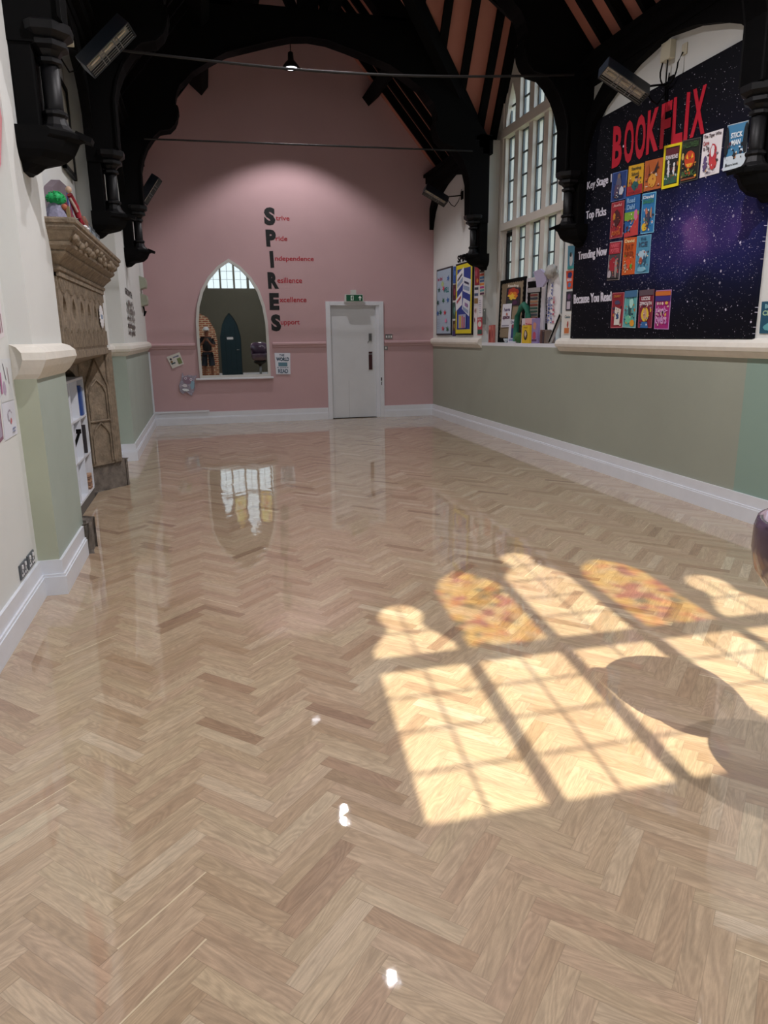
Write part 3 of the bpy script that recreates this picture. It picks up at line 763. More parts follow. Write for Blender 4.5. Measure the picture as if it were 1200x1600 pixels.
# exit sign
e = thing('exit_sign', (2.675, 13.05, 2.09), label='green illuminated emergency exit sign mounted above the white door', cat='sign')
s = MB(); s.prism([(2.50, 2.085), (2.85, 2.085), (2.835, 2.22), (2.515, 2.22)], lambda u, v, t: (u, YB - .10 + t, v), 0, .075, mat('sign_case', '#c9ccc8', .5)); s.box(2.625, 2.715, YB - .09, YB, 2.22, 2.295, mat('sign_case', '', .5)); part(s, 'sign_case', e)
s = MB(); fr = frame([(2.53, YB - .10, 2.207), (2.825, YB - .10, 2.207), (2.825, YB - .10, 2.10), (2.53, YB - .10, 2.10)], NB)
SG = mat('sign_green', '#0d5a3c', .4); s.prism([(0, 0), (1, 0), (1, 1), (0, 1)], lambda u, v, t: fr(u, v, t), 0, .004, SG)
art(s, fr, [('r', (.27, .12, .45, .9), '#d8e8de'), ('p', [(.36, .2), (.4, .2), (.39, .5), (.43, .62), (.40, .68), (.34, .62), (.31, .45), (.35, .45)], '#0d5a3c'), ('e', (.385, .77, .03, .08), '#0d5a3c'),
            ('p', [(.84, .9), (.95, .5), (.87, .5), (.87, .12), (.81, .12), (.81, .5), (.73, .5)], '#e8f2ec')], .004); part(s, 'sign_face', e)

# switches
def plate(name, x0, x1, z0, z1, lab, n):
    t = thing(name, ((x0 + x1) / 2, YB, z0), label=lab, cat='switch')
    s = MB(); s.box(x0, x1, YB - .01, YB, z0, z1, METAL); part(s, 'plate', t, bevel=.003)
    for i in range(n):
        c = x0 + (x1 - x0) * (i + .5) / n; s = MB(); s.box(c - .01, c + .01, YB - .018, YB - .008, (z0 + z1) / 2 - .018, (z0 + z1) / 2 + .018, PAPER); part(s, 'rocker', t)
plate('light_switch', 3.262, 3.398, 1.434, 1.518, 'three-gang brushed metal switch right of the white door', 3)
plate('fused_spur', 3.235, 3.305, 1.236, 1.316, 'small square metal switch beside the door frame below the three-gang one', 1)

# mirror
mt = thing('arched_mirror', (.51, YB, .80), label='pointed-arch mirror in a white frame on the pink wall reflecting the room', cat='mirror')
OUT = [(-.10, .805), (1.133, .805), (1.132, 1.40), (1.125, 1.76), (1.085, 2.04), (1.005, 2.29), (.88, 2.50), (.705, 2.68), (.513, 2.80), (.325, 2.68), (.15, 2.50), (.02, 2.29), (-.065, 2.04), (-.103, 1.76), (-.108, 1.40)]
cx_, cz_ = .513, 1.7
def shrink(p, k): return [(cx_ + (x - cx_) * (1 - k / .62), (z + k if z < .9 else z - k * (.25 + .9 * max(0, (z - 1.4) / 1.4)))) for x, z in p]
INN = shrink(OUT, .046)
s = MB(); n = len(OUT); f = lambda u, v, t: (u, YB - t, v)
for t0, t1 in ((0, .045),):
    vs = [f(*p, t0) for p in OUT] + [f(*p, t1) for p in OUT] + [f(*p, t1) for p in INN] + [f(*p, t0) for p in INN]
    fs = []
    for i in range(n):
        j = (i + 1) % n
        fs += [(i, j, n + j, n + i), (n + i, n + j, 2 * n + j, 2 * n + i), (2 * n + i, 2 * n + j, 3 * n + j, 3 * n + i)]
    s.add(vs, fs, mat('mirror_frame', '#cfcfcb', .5))
part(s, 'mirror_frame', mt)
s = MB(); s.prism(INN, lambda u, v, t: (u, YB - .012 - t, v), 0, .004, MIRROR); part(s, 'mirror_glass', mt)
s = MB(); s.box(-.17, 1.18, YB - .07, YB, .775, .805, WHITE); part(s, 'ledge', mt, bevel=.004)

# ------------------------------------------------------------------ SPIRES lettering (hand-cut black letters, red words)
LB = mat('black_card', '#101416', .6); RD = mat('red_vinyl', '#b01a30', .5)
big = [('S', 1.155, 1.345, 3.355, 3.642), ('P', 1.165, 1.338, 3.01, 3.286), ('I', 1.215, 1.29, 2.66, 2.942), ('R', 1.162, 1.348, 2.315, 2.59), ('E', 1.177, 1.347, 1.955, 2.242), ('S', 1.183, 1.357, 1.592, 1.883)]
words = [('trive', 1.352, 1.586, 3.437, 3.51), ('ride', 1.336, 1.534, 3.107, 3.184), ('ndependence', 1.308, 1.983, 2.757, 2.858), ('esilience', 1.33, 1.762, 2.412, 2.502), ('xcellence', 1.353, 1.829, 2.088, 2.175), ('upport', 1.357, 1.692, 1.68, 1.777)]
ordn = ['topmost', 'second from the top', 'third from the top', 'fourth from the top', 'fifth from the top', 'lowest']
for i, (ch, x0, x1, z0, z1) in enumerate(big):
    s = MB(); vs, fs = text2d(ch, .06)
    sk = .03 if i % 2 else -.015
    if ch == 'I': vs, fs = [(0.15, 0), (1, 0.02), (.85, 1), (0, .98)], [(0, 1, 2, 3)]
    P3 = lambda t: [(x0 + x * (x1 - x0) + sk * (1 - y) * .2, YB - t, z0 + y * (z1 - z0)) for x, y in vs]
    s.add(P3(.004), fs, LB)
    s.add(P3(.0005), [tuple(reversed(f_)) for f_ in fs], LB)
    s.build('wall_letter', None, None, label='black cut-out letter %s, %s in the column on the pink wall' % (ch, ordn[i]), cat='letter', group='black SPIRES letters')
    w, a, b, c, d_ = words[i]; s = MB(); vs, fs = widen(*text2d(w, .008), .0018)
    s.add([(a + x * (b - a), YB - .003 - h, c + y * (d_ - c)) for x, y, h in vs], fs, RD)
    s.build('wall_word', None, None, label='red lettering %s beside the black letter %s, %s in the column' % (w, ch, ordn[i]), cat='lettering', group='red words beside the black letters')

# papers on the pink wall
sheet('wall_poster', BW([(1.219, 1.217), (1.5, 1.212), (1.488, .836), (1.231, .842)]), NB, '#dfe4ef',
      [('t', ('THE', .3, .84, .62, .95), '#2c4f6c'), ('t', ('WORLD', .08, .62, .92, .8), '#26485f', .05), ('r', (.2, .38, .8, .56), '#5d8496'), ('t', ('is yours', .1, .29, .86, .35), '#3d5a75'), ('t', ('READ', .16, .06, .84, .25), '#2c4f6c', .02)],
      'white paper poster with blue lettering ending in READ, right of the mirror', 'poster')
sheet('pinned_note', BW([(-.633, 1.182), (-.415, 1.259), (-.351, 1.059), (-.553, .981)]), NB, '#d9d6cf',
      [('e', (.2, .72, .08, .09), '#3a3040'), ('e', (.18, .5, .09, .1), '#8c7350'), ('r', (.1, .3, .42, .4), '#37525a'), ('r', (.62, .12, .92, .6), '#7d8a5c'), ('t', ('notes', .4, .72, .85, .85), '#59618a')],
      'tilted square paper note pinned on the pink wall left of the mirror', 'note')
s = MB(); fr = frame(BW([(-.41, .885), (-.166, .87), (-.215, .50), (-.464, .56)]), NB)
s.prism([(.2, .0), (.45, .12), (.8, -.02), (1, .3), (.95, .75), (1.08, 1), (.85, .93), (.5, .98), (.2, .9), (.05, 1.1), (.03, .75), (-.1, .4), (.02, .1)], lambda u, v, t: fr(u, v, t), 0, .012, mat('foil_paper', '#a9a3b5', .25, metal=.3, var=.3, vscale=30, bump=1, bscale=25))
art(s, fr, [('b', (.45, .7, .4, .22, 4), '#8c7488'), ('e', (.32, .8, .09, .07), '#e6dcec'), ('e', (.68, .76, .09, .07), '#e6dcec'), ('e', (.32, .8, .035, .03), '#2c1f30'), ('e', (.68, .76, .035, .03), '#2c1f30'),
            ('b', (.8, .5, .16, .25, 9), '#8fb0c4'), ('b', (.4, .22, .26, .08, 12), '#e8eef2'), ('b', (.3, .42, .2, .1, 13), '#d8d2d8')], .012)
s.build('paper_creature', None, None, label='crumpled shiny paper creature with two round eyes below the pinned note', cat='collage')

# ------------------------------------------------------------------ tall right window
def big_window(name, ya, n, period, near=False):
    w = thing(name, (4.5, ya - n * period / 2, 1.38), kind='structure')
    yb = ya - n * period; g = .06
    f = lambda u, v, t: (4.42 + t, u, v)
    s = MB()
    tiers = [(1.375, 2.98), (3.08, 4.24), (4.36, None)]
    top = (lambda y: gable(y) + .05) if not near else (lambda y: 4.0)
    if near: tiers = [(1.375, 2.3), (2.38, 3.9)]
    # outer stiles up to reveal
    ey0, ey1 = (7.88, 10.92) if not near else (.35, 3.05)
    if not near:
        s.prism([(ya, 1.37), (10.75, 1.37), (10.92, 4.2), (10.9, 4.3), (ya, gable(ya) + .1)], f, 0, .2, WINST)
        s.prism([(yb, 1.37), (7.95, 1.37), (7.88, 4.2), (7.9, 4.3), (yb, gable(yb) + .1)], f, 0, .2, WINST)
    else:
        s.box(4.42, 4.62, ya, 3.05, 1.37, 4.0, WINST); s.box(4.42, 4.62, .35, yb, 1.37, 4.0, WINST)
    ml = .065
    for i in range(n + 1):
        y = ya - i * period
        zt = top(y)
        s.prism([(y - ml, 1.37), (y + ml, 1.37), (y + ml, zt), (y - ml, zt)], lambda u, v, t: (4.42 + t, u, v), .02, .2, WINST)
    for (a, b) in zip(tiers[:-1], tiers[1:]):
        s.prism([(yb, a[1]), (ya, a[1]), (ya, b[0]), (yb, b[0])], lambda u, v, t: (4.40 + t, u, v), 0, .2, WINST)
    s.box(4.42, 4.62, yb, ya, 1.33, 1.375, WINST)
    if near: s.box(4.42, 4.62, yb, ya, 3.9, 4.0, WINST)
    hs = []
    if not near:
        for i in range(n):
            y1 = ya - i * period - ml; y0 = ya - (i + 1) * period + ml; c = (y0 + y1) / 2; h = min(gable(y0), gable(y1)) - .28 if i != n // 2 else gable(c) - .75
            if i in (0, n - 1): h = 4.92
            hs.append(h)
            sh = h - .45
            arch_l = [(y0, 4.36), (y0, sh), (y0 + .02, sh + .14), (y0 + .06, sh + .26), (c, h)]; arch_r = [(c, h), (y1 - .06, sh + .26), (y1 - .02, sh + .14), (y1, sh), (y1, 4.36)]
            s.prism(arch_l[1:] + [(c, top(c)), (y0, top(y0))], f, .03, .2, WINST); s.prism([(c, top(c))] + arch_r[:-1] + [(y1, top(y1))], f, .03, .2, WINST)
    part(s, 'window_frame', w)
    for i in range(n):
        y1 = ya - i * period - ml; y0 = ya - (i + 1) * period + ml
        for k, (a, b) in enumerate(tiers):
            if b is None: b = hs[i]
            s = MB(); s.box(4.512, 4.516, y0, y1, a, b, GLASS); part(s, 'pane', w)
            s = MB(); fw = .018
            s.box(4.50, 4.528, y0, y0 + fw, a, b, LEAD); s.box(4.50, 4.528, y1 - fw, y1, a, b, LEAD); s.box(4.50, 4.528, y0, y1, a, a + fw, LEAD)
            if not (b is None) and k < 2: s.box(4.50, 4.528, y0, y1, b - fw, b, LEAD)
            z = a + .29
            while z < b - .1: s.box(4.504, 4.524, y0, y1, z - .010, z + .010, LEADD); z += .29
            s.box(4.506, 4.522, (y0 + y1) / 2 - .004, (y0 + y1) / 2 + .004, a, b, LEADD)
            part(s, 'glazing_bar', w)
    if not near:   # black opening casement in the first light
        s = MB(); y1 = ya - ml; y0 = ya - period + ml
        for a, b, c_, d_ in ((y1 - .05, y1, 1.6, 2.95), (y0, y0 + .05, 1.6, 2.95), (y0, y1, 2.9, 2.95), (y0, y1, 1.6, 1.65)): s.box(4.49, 4.53, a, b, c_, d_, BLACKG)
        part(s, 'casement', w)
big_window('window_1', 10.58, 5, .453)
big_window('window_added', 2.9, 5, .48, near=True)  # unseen window, added to bring daylight into the near bay

# ------------------------------------------------------------------ starry display board
bd = thing('display_board', (4.17, 6.33, 1.44), label='large black starry display board titled BOOKFLIX on the right wall', cat='display board')
s = MB(); s.box(4.16, 4.188, 4.872, 7.79, 1.442, 3.66, STARS); part(s, 'board_panel', bd)
RED = mat('title_red', '#b8122c', .5)
TL = [('B', (7.101, 3.513), (6.932, 3.478), (6.913, 3.118), (7.09, 3.119)), ('O', (6.893, 3.511), (6.724, 3.475), (6.708, 3.092), (6.879, 3.12)), ('O', (6.697, 3.51), (6.528, 3.473), (6.516, 3.085), (6.686, 3.113)),
      ('K', (6.508, 3.492), (6.323, 3.484), (6.309, 3.116), (6.496, 3.113)), ('F', (6.295, 3.488), (6.141, 3.484), (6.145, 3.104), (6.287, 3.115)), ('L', (6.122, 3.493), (6.0, 3.479), (5.954, 3.1), (6.117, 3.112)),
      ('I', (5.943, 3.483), (5.897, 3.473), (5.889, 3.1), (5.942, 3.109)), ('X', (5.866, 3.479), (5.683, 3.471), (5.664, 3.097), (5.857, 3.104))]
for ch, *q in TL:
    s = MB(); fr = frame(RW(q, 4.158), NR)
    vs, fs = text2d(ch, .035)
    if ch == 'I': vs, fs = [(0, 0), (1, 0), (1, 1), (0, 1)], [(0, 1, 2, 3)]
    # title letters are straightened to a common height
    s.add([fr(x, y, .003) for x, y in vs], fs, RED); part(s, 'title_letter', bd)
WT = mat('label_white', '#d5d3e0', .5)
for tx, q in (('Key Stage 1', [(7.569, 3.085), (7.08, 3.07), (7.075, 2.965), (7.566, 2.985)]), ('Top Picks', [(7.562, 2.786), (7.152, 2.77), (7.141, 2.66), (7.559, 2.682)]), ('Trending Now', [(7.692, 2.382), (7.089, 2.378), (7.08, 2.26), (7.681, 2.27)]), ('Because You Read', [(7.744, 1.927), (6.948, 1.914), (6.94, 1.82), (7.734, 1.825)])):
    s = MB(); fr = frame(RW(q, 4.158), NR); vs, fs = widen(*text2d(tx, .012), .0045 if len(tx) > 9 else .006, 2); s.add([fr(x, y, .003 + h) for x, y, h in vs], fs, WT); part(s, 'row_heading', bd)

G1 = 'book posters in the Key Stage 1 row'; G2 = 'book posters in the Top Picks row'; G3 = 'book posters in the Trending Now row'; G4 = 'book posters in the Because You Read row'
X0 = 4.157
sheet('book_poster', RW([(7.06, 3.07), (6.79, 3.05), (6.80, 2.785), (7.068, 2.80)], X0), NR, '#1c3a78', [('b', (.5, .6, .2, .3, 1), '#5c5a70'), ('b', (.35, .35, .15, .25, 2), '#54415e'), ('b', (.72, .3, .18, .2, 3), '#c8ccd8'), ('e', (.5, .85, .1, .09), '#7c6a5c'), ('b', (.5, .12, .4, .1, 4), '#10244c')], 'blue book poster, leftmost in the Key Stage 1 row', 'poster', G1, '#5e78b4')
sheet('book_poster', RW([(6.77, 3.075), (6.515, 3.053), (6.508, 2.788), (6.772, 2.801)], X0), NR, '#d9a520', [('r', (0, 0, 1, .32), '#a82a30'), ('t', ('Starting', .22, .8, .85, .93), '#4a4a28'), ('t', ('School', .25, .64, .72, .76), '#4a4a28'), ('b', (.55, .3, .28, .18, 5), '#1f5a5c'), ('e', (.6, .5, .1, .08), '#c99a80'), ('b', (.6, .57, .14, .05, 6), '#1f1c20'), ('b', (.2, .4, .14, .14, 7), '#b07030'), ('r', (.1, .04, .9, .12), '#8c1f28')], 'yellow and red book poster headed Starting School', 'poster', G1)
sheet('book_poster', RW([(6.497, 3.06), (6.213, 3.035), (6.22, 2.778), (6.491, 2.794)], X0), NR, '#b8602c', [('b', (.5, .3, .25, .28, 8), '#d99a38'), ('p', [(.52, .52), (.78, .95), (.72, .5)], '#2c2028'), ('e', (.7, .5, .05, .04), '#e8dcd0'), ('b', (.2, .6, .12, .3, 9), '#a8502c'), ('e', (.8, .7, .05, .04), '#4a2820')], 'orange book poster with a pointed black hat', 'poster', G1)
sheet('book_poster', RW([(6.202, 3.121), (5.952, 3.095), (5.959, 2.753), (6.198, 2.765)], X0), NR, '#14161c', [('r', (.12, .08, .88, .3), '#2c5c48'), ('r', (.12, .72, .88, .92), '#5c1c28'), ('t', ('FUNNYBONES', .14, .66, .86, .76), '#e6dfe6'), ('b', (.35, .42, .1, .2, 10, 24, .6), '#dcdce0'), ('b', (.68, .38, .09, .16, 11, 24, .6), '#dcdce0'), ('e', (.33, .6, .06, .05), '#dcdce0'), ('e', (.68, .52, .06, .05), '#dcdce0')], 'tall book poster with a bright yellow border', 'poster', G1, None).data.materials
# yellow border: frame strips belong to the same sheet
sheet('book_poster', RW([(5.948, 3.108), (5.70, 3.078), (5.70, 2.752), (5.943, 2.765)], X0), NR, '#12140f', [('b', (.5, .52, .3, .22, 12, 20, .12), '#c8401c'), ('p', [(.3, .56), (.44, .52), (.36, .66)], '#f0b030'), ('p', [(.56, .52), (.7, .56), (.64, .66)], '#f0b030'), ('p', [(.3, .42), (.7, .42), (.58, .34), (.42, .34)], '#f0b030'), ('t', ('HALLOWEEN', .08, .8, .92, .94), '#3c5c34'), ('t', ('BOOK', .12, .12, .8, .26), '#4a6c3c'), ('b', (.12, .6, .08, .1, 13), '#c8b060'), ('r', (.1, .04, .9, .08), '#8c4a28')], 'black book poster with an orange pumpkin', 'poster', G1, '#4c4c44')
sheet('book_poster', RW([(5.671, 3.09), (5.43, 3.075), (5.436, 2.748), (5.676, 2.755)], X0), NR, '#e4dfe2', [('t', ('The Tiger Who', .06, .86, .95, .96), '#4a3c40'), ('t', ('Came', .06, .72, .36, .82), '#a03c40'), ('t', ('to Tea', .08, .6, .4, .7), '#4a3c40'), ('b', (.62, .45, .2, .3, 14, 20, .2), '#b83440'), ('b', (.6, .55, .1, .14, 15, 16, .1), '#e4dfe2'), ('b', (.68, .24, .2, .14, 16), '#c23a3c'), ('b', (.25, .3, .13, .2, 17), '#5c4a78'), ('t', ('a story', .3, .03, .6, .09), '#777080')], 'white book poster with a red figure and title in the top corner', 'poster', G1)
sheet('book_poster', RW([(5.383, 3.085), (5.145, 3.06), (5.138, 2.737), (5.384, 2.748)], X0), NR, '#3f7fa8', [('r', (0, 0, 1, .3), '#c9d6de'), ('b', (.06, .6, .12, .4, 18), '#101820'), ('b', (.94, .6, .12, .4, 19), '#101820'), ('t', ('STICK', .25, .68, .8, .8), '#e8f0f4'), ('t', ('MAN', .32, .52, .72, .64), '#e8f0f4'), ('b', (.5, .3, .14, .12, 20, 12, .7), '#22282c'), ('t', ('picture book', .1, .06, .7, .13), '#40484c')], 'blue book poster headed STICK MAN, rightmost beside the near column', 'poster', G1, '#a8b4bc')
sheet('book_poster', RW([(7.046, 2.786), (6.81, 2.775), (6.807, 2.43), (7.045, 2.437)], X0), NR, '#9c2430', [('b', (.5, .55, .32, .26, 21), '#4a1c20'), ('b', (.3, .6, .12, .12, 22), '#c8842c'), ('t', ('Awful', .2, .86, .85, .94), '#d8a0a0'), ('t', ('AUNTIE', .15, .08, .85, .2), '#c86830')], 'dark red book poster at the left of the Top Picks row', 'poster', G2, '#b06068')
sheet('book_poster', RW([(6.791, 2.804), (6.541, 2.785), (6.529, 2.416), (6.768, 2.42)], X0), NR, '#2060a0', [('r', (0, .4, 1, .6), '#7aa838'), ('p', [(0, 0), (1, 0), (1, .5), (.75, .5), (.65, .3), (.3, .12), (0, .1)], '#c03c3c'), ('b', (.8, .5, .16, .16, 23), '#d06c9c'), ('t', ('Road', .15, .82, .7, .94), '#8ab4d8'), ('t', ('Dahl', .15, .66, .7, .78), '#8ab4d8')], 'blue, green and red book poster in the middle of the Top Picks row', 'poster', G2)
sheet('book_poster', RW([(6.503, 2.777), (6.282, 2.76), (6.279, 2.405), (6.491, 2.417)], X0), NR, '#2474ac', [('t', ('David', .12, .86, .88, .94), '#dfe8f0'), ('t', ('GANGSTA', .1, .74, .9, .84), '#3c8c5c'), ('b', (.5, .38, .26, .24, 24), '#3a3c58'), ('e', (.28, .16, .18, .1), '#e0b828'), ('b', (.4, .55, .1, .1, 25), '#c8785c'), ('b', (.75, .5, .07, .16, 26), '#c08868')], 'bright blue book poster at the right of the Top Picks row', 'poster', G2, '#7cc0e0')
sheet('book_poster', RW([(7.034, 2.407), (6.803, 2.396), (6.815, 2.021), (7.048, 2.031)], X0), NR, '#4a4448', [('r', (.035, .68, .965, .98), '#a02434'), ('t', ('HARRY', .15, .85, .85, .95), '#d8606c'), ('t', ('POTTER', .15, .71, .85, .82), '#d8606c'), ('b', (.4, .4, .36, .22, 27), '#a02030'), ('e', (.2, .16, .14, .1), '#b0a8b0'), ('b', (.7, .3, .12, .3, 28), '#988c88'), ('r', (.035, .02, .965, .06), '#101012')], 'red-topped book poster with a pale border, left in the Trending Now row', 'poster', G3, '#b8b0b4')
sheet('book_poster', RW([(6.774, 2.417), (6.551, 2.40), (6.549, 2.056), (6.775, 2.062)], X0), NR, '#c85a20', [('t', ('David', .12, .86, .88, .95), '#f0d8a0'), ('t', ('RAT', .18, .66, .82, .82), '#8c3814'), ('t', ('BURGER', .15, .5, .85, .63), '#8c3814'), ('b', (.5, .3, .26, .16, 29), '#d84c24'), ('b', (.72, .22, .1, .09, 30), '#5c9a38'), ('b', (.3, .22, .1, .12, 31), '#a08878')], 'orange book poster in the middle of the Trending Now row', 'poster', G3)
sheet('book_poster', RW([(6.543, 2.404), (6.311, 2.395), (6.308, 2.048), (6.543, 2.055)], X0), NR, '#4a8cac', [('t', ('THE', .3, .86, .7, .94), '#2c5878'), ('t', ('ICE', .2, .7, .8, .83), '#38506c'), ('b', (.5, .5, .34, .14, 32), '#a8c4d4'), ('b', (.4, .34, .15, .12, 33), '#a84c34'), ('b', (.66, .34, .12, .16, 34), '#2c5474'), ('b', (.5, .12, .4, .08, 35), '#7cb4cc')], 'icy blue book poster at the right of the Trending Now row', 'poster', G3, '#7cb0cc')
sheet('book_poster', RW([(6.923, 1.9), (6.703, 1.894), (6.698, 1.548), (6.921, 1.547)], X0), NR, '#8c1c2c', [('b', (.5, .72, .3, .08, 36), '#4a4464'), ('p', [(.3, .08), (.75, .08), (.85, .52), (.35, .6)], '#d8d4cc'), ('b', (.55, .32, .16, .1, 37), '#2c4a78'), ('t', ('DIARY', .2, .86, .8, .93), '#b87838')], 'dark red book poster with a page shape, left in the Because You Read row', 'poster', G4, '#c87880')
sheet('book_poster', RW([(6.678, 1.903), (6.463, 1.902), (6.459, 1.541), (6.692, 1.551)], X0 - .004), NR, '#5ca8a8', [('r', (0, .82, 1, 1), '#3c6c94'), ('b', (.5, .5, .16, .24, 38, 12, .6), '#244c50'), ('b', (.6, .66, .2, .16, 39), '#a8d8d0'), ('b', (.4, .22, .3, .14, 40), '#6cc0a0'), ('e', (.75, .13, .17, .09), '#d8982c'), ('t', ('the lonely', .2, .78, .8, .83), '#1c3c50')], 'misty teal book poster with an orange disc in the Because You Read row', 'poster', G4, '#9cc0c8')
sheet('book_poster', RW([(6.433, 1.895), (6.197, 1.894), (6.198, 1.538), (6.423, 1.544)], X0), NR, '#7c1c34', [('r', (0, .85, 1, 1), '#5c4a54'), ('t', ('LIZZIE', .2, .73, .8, .82), '#e4dce0'), ('t', ('ZIPMOUTH', .08, .6, .92, .69), '#e4dce0'), ('b', (.5, .35, .28, .2, 41, 20, .1), '#e0bc3c'), ('b', (.5, .36, .13, .14, 42, 20, .1), '#c89a80'), ('p', [(.2, 0), (.8, 0), (.7, .16), (.3, .16)], '#2c64a0')], 'maroon book poster headed LIZZIE ZIPMOUTH', 'poster', G4, '#9c5468')
sheet('book_poster', RW([(6.165, 1.879), (5.933, 1.873), (5.931, 1.522), (6.154, 1.528)], X0), NR, '#a01c74', [('r', (0, .86, 1, .97), '#c86c28'), ('r', (0, .72, 1, .85), '#3c2c78'), ('e', (.2, .66, .06, .04), '#e0c8c0'), ('e', (.36, .66, .06, .04), '#c8a898'), ('e', (.52, .66, .06, .04), '#e0c8c0'), ('b', (.78, .67, .12, .05, 43), '#e0b850'), ('t', ('sleep-', .1, .38, .88, .58), '#d8a0d4', .02), ('t', ('overs', .1, .14, .86, .32), '#d8a0d4', .02)], 'magenta book poster lettered sleep-overs, rightmost in the lowest row', 'poster', G4, '#b88cc0')
# yellow frame of the bordered poster
s = MB(); fr = frame(RW([(6.205, 3.125), (5.949, 3.098), (5.956, 2.749), (6.201, 2.761)], X0 - .0035), NR); YE = col('#e8d414')
for a in ((0, 0, .1, 1), (.9, 0, 1, 1), (.1, 0, .9, .07), (.1, .94, .9, 1)):
    s.prism([(a[0], a[1]), (a[2], a[1]), (a[2], a[3]), (a[0], a[3])], lambda u, v, t: fr(u, v, t), 0, .004, YE)
yp = [o for o in C.objects if o.get('label') == 'tall book poster with a bright yellow border'][0]
part(s, 'yellow_border', yp)

# posters at the window end of the board
sheet('small_poster', RW([(7.997, 2.482), (7.817, 2.464), (7.825, 2.221), (7.979, 2.223)], 4.186), NR, '#5c9cb8', [('b', (.5, .4, .25, .3, 44, 16, .1), '#dfe6ea'), ('e', (.45, .62, .14, .1), '#30383c'), ('r', (0, 0, 1, .12), '#48b0b0')], 'pale blue poster at the top of the narrow strip beside the starry board', 'poster')
sheet('small_poster', RW([(8.012, 2.206), (7.831, 2.198), (7.844, 2.002), (7.974, 2.002)], 4.186), NR, '#d8502c', [('b', (.5, .75, .36, .2, 45), '#28346c'), ('t', ('BEAR', .15, .42, .85, .58), '#d8dce8'), ('b', (.5, .22, .34, .16, 46), '#5c7ca8')], 'orange and navy poster, second down beside the starry board', 'poster')
sheet('small_poster', RW([(7.983, 1.974), (7.84, 1.97), (7.844, 1.756), (7.98, 1.758)], 4.186), NR, '#2c2c38', [('b', (.5, .72, .32, .18, 47), '#6c4c70'), ('r', (.2, .08, .8, .48), '#c4bcc8')], 'dark poster with a pale lower panel, third down beside the starry board', 'poster')
sheet('small_poster', RW([(8.007, 1.718), (7.839, 1.713), (7.85, 1.489), (8.001, 1.486)], 4.186), NR, '#dcd8d0', [('t', ('Classics', .1, .8, .9, .94), '#34606c'), ('b', (.6, .5, .14, .2, 48), '#a83c34'), ('r', (.1, .05, .85, .32), '#c87440')], 'cream and orange poster, lowest beside the starry board', 'poster')
sheet('small_poster', RW([(4.835, 1.717), (4.64, 1.715), (4.63, 1.48), (4.825, 1.48)], 4.186), NR, '#1c5068', [('t', ('BOOK', .2, .78, .8, .92), '#8cc0c8'), ('t', ('CLUB', .1, .56, .9, .72), '#a8c8a0'), ('b', (.5, .2, .36, .16, 49), '#5ca0a8')], 'teal poster on the cream wall right of the starry board', 'poster')
sheet('small_poster', RW([(4.82, 2.155), (4.64, 2.153), (4.63, 2.02), (4.812, 2.022)], 4.186), NR, '#a8b0cc', [('r', (0, 0, 1, .4), '#d8a8b8')], 'pale pink and blue card high on the wall right of the starry board', 'card')

# boards between corner and tall window
XQ = 4.187
k = thing('notice_board', (XQ, 12.46, 1.49), label='pale blue framed notice board dotted with coloured stars, nearest the room corner', cat='notice board')
s = MB(); s.box(XQ - .02, XQ, 12.05, 12.87, 1.49, 2.628, DMETAL); part(s, 'frame', k)
s = MB(); fr = frame(RW([(12.84, 2.6), (12.08, 2.6), (12.08, 1.52), (12.84, 1.52)], XQ - .02), NR)
s.prism([(0, 0), (1, 0), (1, 1), (0, 1)], lambda u, v, t: fr(u, v, t), 0, .002, col('#a9bccf'))
sc = ['#1f4f48', '#3c6cb0', '#d84c60', '#2c6c4c', '#3c6cb0', '#c83c50', '#1f6c54', '#e088b0']
els = [('t', ('be kind', .05, .84, .4, .9), '#a83058'), ('b', (.42, .78, .13, .05, 50), '#b0c890'), ('t', ('WELL', .5, .64, .88, .72), '#1f7c80')]
for i, (a, b) in enumerate([(.17, .7), (.82, .85), (.5, .71), (.5, .52), (.82, .52), (.62, .33), (.3, .34), (.7, .2), (.1, .5), (.1, .33), (.5, .08), (.82, .07)]): els.append(('s', (a, b, .11, .05, i), sc[i % 8]))
els += [('r', (.05, .22 - .035 * i, .25, .225 - .035 * i), '#8c90a8') for i in range(5)]
art(s, fr, els, .002); part(s, 'panel', k)
k = thing('notice_board', (XQ, 11.42, 1.49), label='yellow and navy framed notice board with white chevron leaflets, below the far column', cat='notice board')
s = MB(); s.box(XQ - .025, XQ, 11.03, 11.825, 1.49, 2.628, BLACKG); part(s, 'frame', k)
s = MB(); fr = frame(RW([(11.80, 2.6), (11.055, 2.6), (11.055, 1.515), (11.80, 1.515)], XQ - .025), NR)
s.prism([(0, 0), (1, 0), (1, 1), (0, 1)], lambda u, v, t: fr(u, v, t), 0, .002, col('#d8c81c'))
